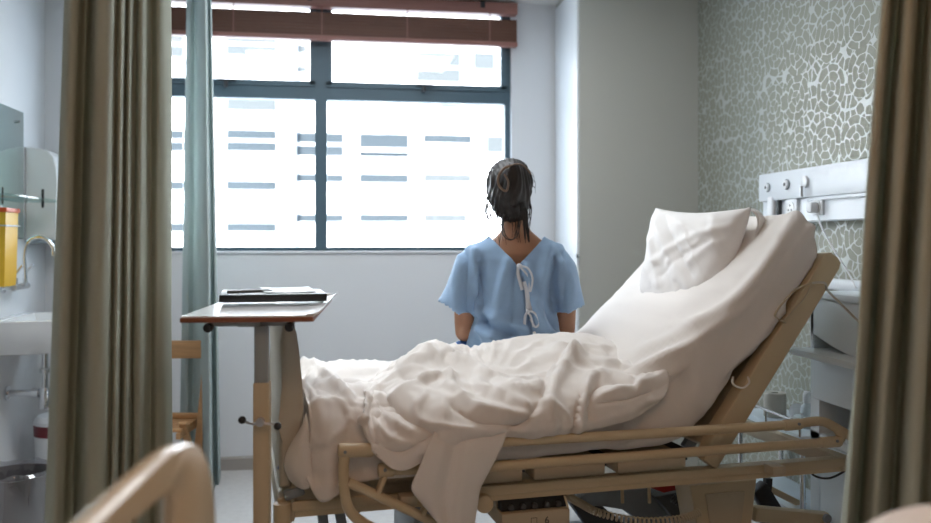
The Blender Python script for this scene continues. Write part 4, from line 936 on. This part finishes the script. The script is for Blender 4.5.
for k in range(16):                                        # wisps at both sides of the neck
    s = -1 if k < 9 else 1; u0 = 487 if s < 0 else 529
    strand([P3(u0+rng.uniform(-2, 2), 196, -.01), P3(u0+s*rng.uniform(-1, 3), 210, -.02), P3(u0+s*rng.uniform(-3, 3)-s*2, 224, -.03), P3(u0-s*rng.uniform(-2, 5), 236+rng.uniform(-4, 4), -.05)], .0019)
strand([P3(504, 214, -.075), P3(501, 226, -.085), P3(503, 236, -.1), P3(510, 240, -.108), P3(517, 234, -.105), P3(519, 220, -.09), P3(520, 205, -.08)], .003)
strand([P3(503, 214, -.075), P3(502, 227, -.088), P3(506, 237, -.1), P3(512, 239, -.106), P3(516, 230, -.1), P3(518, 215, -.09)], .0025)
for k in range(22):                                        # flyaway hairs over the crown and sides
    a = rng.uniform(-.2, math.pi+.2); cx_, cz_ = math.cos(a), math.sin(a)
    p0 = hc+Vector((cx_*.083, -.03, cz_*.092)); p1 = hc+Vector((cx_*.098+.004, -.035, cz_*.106-.01)); p2 = hc+Vector((cx_*.103, -.035, cz_*.100-.035))
    strand([p0, p1, p2], .0011)
b.build('loose_strands', 'hair', hr, angle=180)
# ------------------------------------------------------------------ right wall: bedhead unit and what plugs into it
XP = XR-.085
def rp(u, v, X=None): return on_x(u, v, XP if X is None else X)
y1 = rp(758.6, 175).y; y0 = 1.55; zt1 = rp(813, 166.6).z; zl = rp(843, 194).z; zbm = rp(840, 219).z
pan = empty('bedhead_unit', (XR, (y0+y1)/2, zbm), 0, 'white bedhead service unit with gas and power outlets on the papered wall', 'wall unit')
yc = (y0+y1)/2; hy = (y1-y0)/2
def pl3(u, v, X=XP): q = rp(u, v, X); return Vector((q.x-XR, q.y-yc, q.z-zbm))
MB().box((XP-XR, -hy, zl-zbm), (-.001, hy, zt1-zbm), .004).build('upper_housing', 'panel', pan)
MB().prism([(XP-XR+.022, 0), (XP-XR+.022, zl-zbm-.0005), (-.001, zl-zbm-.0005), (-.001, 0), (XP-XR+.03, -.006)], 'Y', -hy+.001, hy-.001).build('lower_housing', 'panel', pan)
MB().box((XP-XR+.005, -hy+.6, zl-zbm-.016), (XP-XR+.03, pl3(806, 196).y, zl-zbm-.0005), .003).build('ledge_strip', 'panel', pan)
for u, v, r, m_ in ((768, 187.5, .017, 'whiteplastic'), (787, 184.5, .019, 'whiteplastic'), (806, 181.5, .025, 'whiteplastic')):
    c = pl3(u, v); o_ = MB().cyl(c+Vector((.002, 0, 0)), c+Vector((-.012, 0, 0)), r, bev=.003, n=28).build('gas_outlet', m_, pan)
    if u < 800: MB().cyl(c+Vector((-.011, 0, 0)), c+Vector((-.014, 0, 0)), r*.42, n=16).build('outlet_port', 'black', o_); MB().cyl(c+Vector((.0015, 0, 0)), c+Vector((-.003, 0, 0)), r*1.25, n=28).build('outlet_ring', 'grey', o_)
    else: MB().cyl(c+Vector((-.02, 0, -.02)), c+Vector((-.02, 0, -.065)), .007, n=12).build('outlet_stem', 'steel', o_)
c = pl3(775, 207, XP+.022); MB().box((c.x-.028, c.y-.028, c.z-.055), (c.x, c.y+.028, c.z+.05), .016, seg=4).build('handset_holder', 'whiteplastic', pan)
c = pl3(781, 208, XP+.022); MB().box((c.x-.02, c.y-.010, c.z-.035), (c.x, c.y+.006, c.z+.035), .003).build('slot', 'darkgrey', pan)
c = pl3(793.5, 208.5, XP+.022); so = MB().box((c.x-.014, c.y-.048, c.z-.042), (c.x, c.y+.048, c.z+.042), .004).build('power_socket', 'whiteplastic', pan)
b = MB(); b.cyl(c+Vector((-.013, 0, 0)), c+Vector((-.017, 0, 0)), .030, n=28); b.build('socket_face', 'dispenser', so)
for dy, dz in ((0, .013), (.012, -.007), (-.012, -.007)): MB().cyl(c+Vector((-.0165, dy, dz)), c+Vector((-.0185, dy, dz)), .0045, n=10).build('socket_hole', 'black', so)
c = pl3(819, 206.5, XP+.022); so = MB().box((c.x-.010, c.y-.04, c.z-.036), (c.x, c.y+.04, c.z+.036), .004).build('power_socket', 'whiteplastic', pan)
MB().cyl(c+Vector((-.009, 0, 0)), c+Vector((-.013, 0, 0)), .028, n=24).build('socket_face', 'dispenser', so)
pw = empty('power_plug', (XR+c.x-.013, yc+c.y, zbm+c.z), 0, 'white power plug in the bedhead unit with its cord hanging down', 'plug')
MB().box((-.035, -.02, -.026), (0, .02, .018), .008).build('plug_body', 'whiteplastic', pw)
q_ = [rp(u, v, X)-Vector((XR+c.x-.013, yc+c.y, zbm+c.z)) for u, v, X in ((817, 214, XP-.0), (822, 228, XP-.005), (835, 252, XP+.0), (848, 272, XP+.02), (856, 288, XP+.02))]
MB().tube(q_, .0035, 8).build('cord', 'whiteplastic', pw)
z0 = rp(850, 292, XR-.03).z; z1_ = rp(850, 280, XR-.03).z
o_ = MB().box((XR-.04, 1.2, z0), (XR-.0005, 3.75, z1_), .012, seg=3).build('trim_1', 'panel'); struct(o_)
# call cord from the bed to the wall side
a_ = BED0+Matrix.Rotation(BROT, 3, 'Z') @ bp(812, 283, -.012)
cc = [a_, a_+Vector((.04, -.01, .0))]+[W(u, v, z) for u, v, z in ((828, 291, 2.9), (842, 305, 2.92), (856, 319, 2.94), (872, 334, 2.96))]
o_ = MB().tube([p_-a_ for p_ in cc], .004, 8).build('call_cord', 'roll'); o_.location = a_; tag(o_, 'thin beige cord running from the mattress strap off to the right', 'cord')
# bedside locker: moulded body with scooped back, tray top and dark niche
lx0, lx1, ly0, ly1 = 1.815, XR-.045, 2.30, 3.03
def lz(v, Z=3.2): return H-(v-V0)/F*Z
lock = empty('bedside_locker', (lx0, (ly0+ly1)/2, 0), 0, 'pale blue-grey moulded bedside locker against the wall behind the bed head', 'locker')
hy = (ly1-ly0)/2; dx = lx1-lx0
ztop = lz(297, 3.25); ztray = lz(350, 3.15); 
# scooped back
A = []
arc = [(-hy, ztop), (hy, ztop)]
low = [(hy*(1-2*k/16), ztray+.055-.065*math.sin(math.pi*k/16)) for k in range(17)]
b = MB(); b.prism([(y, z) for y, z in arc[:1]+[(hy, ztop)]]+[(y, z) for y, z in low], 'X', .0, .025, .004)
b.prism([(-hy, ztray-.03), (hy, ztray-.03), (hy, ztop-.02), (-hy, ztop-.02)], 'X', dx*.88, dx); b.box((-.01, -hy-.004, ztop-.004), (dx, hy+.004, ztop+.022), .008); b.box((0, hy-.02, ztray-.03), (dx, hy, ztop)); b.build('back_panel', 'locker', lock)
b = MB(); b.box((-.085, -hy-.01, ztray-.03), (dx, hy+.01, ztray-.004), .008); b.build('tray_top', 'locker', lock)
zn1 = lz(403, 3.15); zn0 = lz(440, 3.1)
b = MB(); b.box((0, -hy, zn1), (dx, hy, ztray-.03), .003); b.box((0, hy-.06, .08), (dx, hy, zn1)); b.box((0, -hy, .08), (dx, -hy+.05, zn1)); b.box((0, -hy, zn0-.03), (dx, hy, zn0)); b.box((dx-.02, -hy, zn0), (dx-.01, hy, zn1)); b.build('cabinet_body', 'locker', lock)
MB().box((dx-.035, -hy+.055, zn0+.002), (dx-.021, hy-.065, zn1-.002)).build('niche_shade', 'black', lock)  # black sheet at the back stands in for shade inside the niche
MB().box((-.004, -hy+.06, .12), (.016, hy-.07, zn0-.035), .005).build('door', 'locker', lock)
for y in (-hy+.06, hy-.06):
    for x in (.05, dx-.05): MB().cyl((x-.01, y, .04), (x+.01, y, .04), .04).build('castor', 'darkgrey', lock)
# low trolley with odds and ends beside the locker
ty0, ty1 = 3.07, 3.62; tzz = H-(428-V0)/F*3.45; tx0 = 1.80
tro = empty('trolley', (tx0, (ty0+ty1)/2, 0), 0, 'low pale trolley against the wall behind the raised backrest', 'trolley')
hy = (ty1-ty0)/2; dx = XR-.02-tx0
MB().box((0, -hy, tzz-.025), (dx, hy, tzz), .006).build('shelf', 'locker', tro)
MB().box((0, -hy, .25), (dx, hy, .27), .006).build('shelf', 'locker', tro)
for x in (.015, dx-.015):
    for y in (-hy+.015, hy-.015): MB().cyl((x, y, 0), (x, y, tzz-.02), .011, n=12).build('leg', 'chrome', tro)
b = MB(); b.tube([(.0, -hy, tzz+.05), (.0, hy, tzz+.05)], .006, 8, smooth=False)
for y in (-hy+.01, 0, hy-.01): b.cyl((0, y, tzz-.005), (0, y, tzz+.05), .005, n=8)
b.build('guard_rail', 'chrome', tro)
def on_tro(u, v=430, x=.12): p_ = on_x(u, v, tx0+x); return p_
pz = on_tro(807, x=.10); bo = empty('bottle', (tx0+.10, pz.y, tzz), 0, 'slim pale bottle standing on the trolley beside the locker', 'bottle')
b = MB(); b.lathe([(.022, 0), (.025, .004), (.025, .085), (.014, .10), (.012, .105)]); b.build('body', 'bottle', bo); MB().lathe([(.016, .104), (.016, .14), (.012, .15)]).build('cap', 'whiteplastic', bo)
pz = on_tro(775, x=.09); ro = tag(MB().lathe([(.045, 0), (.047, .004), (.047, .10), (.045, .104), (.018, .104), (.018, .05)]).build('paper_roll', 'roll'), 'beige paper roll standing on the trolley behind the backrest', 'roll'); ro.location = (tx0+.09, pz.y, tzz)
for i, (u, lab) in enumerate(((790, 'coil of white cable lying on the trolley next to the paper roll'),)):
    pz = on_tro(u, 436, .06); o_ = helix([(-.06, -.10, .03), (0, 0, .035), (.05, .10, .03)], 9, .030, .0035, 'cable_coil', 'whiteplastic', None); o_.location = (tx0+.11, pz.y+.02, tzz+.002); tag(o_, lab, 'cable')
# ------------------------------------------------------------------ the neighbouring bed close to us
nb = empty('hospital_bed', (0, 0, 0), -YAW, 'nearest bed in the foreground, its curved cream end panel at the lower left', 'bed')
out = [(.36, .55), (.36, .93), (.40, 1.0), (.47, 1.036), (.60, 1.045), (.909, 1.047), (1.067, 1.060), (1.15, 1.064), (1.20, 1.061), (1.255, 1.050), (1.30, 1.020), (1.33, .975), (1.345, .92), (1.352, .85), (1.355, .55)]
def resamp(pl, n):
    P = [Vector((a, c_, 0)) for a, c_ in pl]; P.append(P[0]); L = [0]
    for a, c_ in zip(P[:-1], P[1:]): L.append(L[-1]+(c_-a).length)
    o = []
    for k in range(n):
        s = L[-1]*k/n; i = max(j for j in range(len(L)) if L[j] <= s+1e-9); i = min(i, len(P)-2); f = (s-L[i])/(L[i+1]-L[i]+1e-9); q = P[i].lerp(P[i+1], f); o.append((q.x, q.y))
    return o
ro_ = resamp(out, 96); cxy = (.86, .86)
hole = [(max(.52, min(1.17, cxy[0]+(a-cxy[0])*.72)), max(.80, min(1.008, cxy[1]+(c_-cxy[1])*.80))) for a, c_ in ro_]
b = MB(); x0, x1 = -.428, -.397
def lp(pl, x, k=0, cen=None): return [Vector((x, cxy[0]+(a-cxy[0])*(1-k), cxy[1]+(c_-cxy[1])*(1-k))) for a, c_ in pl]
b.rings([lp(hole, x0+.008, -.01), lp(hole, x0, -.05), lp(ro_, x0, .02), lp(ro_, x0+.004, .006), lp(ro_, x0+.012, 0), lp(ro_, x1-.012, 0), lp(ro_, x1-.004, .006), lp(ro_, x1, .02), lp(hole, x1, -.05), lp(hole, x1-.008, -.01), lp(hole, x0+.008, -.01)], cap=False)
bmesh.ops.remove_doubles(b.bm, verts=b.bm.verts, dist=.0005)
b.build('end_panel', 'fore', nb, angle=50)
b = MB(); b.box((-.36, .42, .50), (1.55, .47, .56), .006); b.box((-.36, 1.25, .50), (1.55, 1.30, .56), .006); b.box((-.36, .42, .50), (-.30, 1.30, .56), .006); b.box((1.5, .42, .50), (1.55, 1.30, .56), .006); b.box((-.34, .44, .56), (1.54, 1.28, .58)); b.build('frame', 'cream', nb)
for x in (-.30, 1.48):
    for y in (.46, 1.26): f = MB(); f.cyl((x, y, .09), (x, y, .51), .022); f.cyl((x-.014, y, .06), (x+.014, y, .06), .06); f.build('leg', 'grey', nb)
o_ = MB().box((-.35, .43, .5805), (1.53, 1.29, .78), .05, seg=4).build('mattress', 'sheet'); o_.rotation_euler = (0, 0, -YAW); tag(o_, 'white mattress of the nearest bed below the lower edge of view', 'mattress')
n1 = 60; n2 = 40; A = np.zeros((n1, n2, 3))
for i in range(n1):
    for j in range(n2):
        x = .41+.72*i/(n1-1); y = .62+.64*j/(n2-1)
        fx = (i/(n1-1)); fy = j/(n2-1)
        e = min(1, fx/.32); e = math.sin(e*math.pi/2)**.9; e2 = min(1, (1-fx)/.2); e3 = min(1, fy/.25); e4 = min(1, (1-fy)/.22)
        m_ = e*math.sin(e2*math.pi/2)*math.sin(e3*math.pi/2)**.7*math.sin(e4*math.pi/2)**.6
        A[i, j] = (x, y, .785+.20*m_+.010*noise.noise(Vector((x*7, y*7, 2)))*m_)
o_ = MB().grid(A).build('blanket', 'sheet', solid=.012, off=1, angle=180); o_.rotation_euler = (0, 0, -YAW); tag(o_, 'white blanket mound at the lower right corner on the nearest bed', 'blanket')
# ------------------------------------------------------------------ light
def area(name, loc, rot, sx_, sy_, e, col):
    l = bpy.data.lights.new(name, 'AREA'); l.shape = 'RECTANGLE'; l.size = sx_; l.size_y = sy_; l.energy = e; l.color = col
    o = bpy.data.objects.new(name, l); COL.objects.link(o); o.location = loc; o.rotation_euler = rot; return o
sun = bpy.data.lights.new('sun', 'SUN'); sun.energy = 34; sun.angle = .02; sun.color = (1, .97, .93)
so_ = bpy.data.objects.new('sun', sun); COL.objects.link(so_); so_.rotation_euler = Vector((.35, .75, -.62)).to_track_quat('-Z', 'Y').to_euler()
w = bpy.data.worlds.new('sky'); S.world = w; w.use_nodes = True; bg = w.node_tree.nodes['Background']; bg.inputs[0].default_value = (.74, .87, 1, 1); bg.inputs[1].default_value = 6.5
p_ = area('window_portal', ((wl+wr)/2, YB+.28, (wb+wt)/2), (math.radians(-90), 0, 0), wr-wl, wt-wb, 1, (1, 1, 1)); p_.data.cycles.is_portal = True
area('ceiling_lamp', (.35, .5, ZC-.02), (0, 0, 0), 1.2, .6, 12.5, (1, .55, .28))
area('ceiling_lamp', (.1, 3.5, ZC-.02), (0, 0, 0), 1.6, .6, 33, (.93, .97, 1))
# ------------------------------------------------------------------ camera
cam = bpy.data.cameras.new('camera'); co = bpy.data.objects.new('camera', cam); COL.objects.link(co)
co.location = (0, 0, H); co.rotation_euler = (math.radians(90), 0, -YAW)
cam.sensor_width = 36; cam.lens = F/931*36; cam.shift_y = -(261.5-V0)/931; cam.shift_x = 0; cam.clip_start = .02; cam.clip_end = 300
cam.dof.use_dof = True; cam.dof.focus_distance = 2.9; cam.dof.aperture_fstop = 1.8
S.camera = co
S.view_settings.view_transform = 'Standard'; S.view_settings.look = 'None'; S.view_settings.exposure = 0; S.view_settings.gamma = 1; S.view_settings.use_curve_mapping = False
S.cycles.use_denoising = True
S.cycles.max_bounces = 10; S.cycles.diffuse_bounces = 5; S.cycles.transparent_max_bounces = 12
S.cycles.sample_clamp_indirect = 12
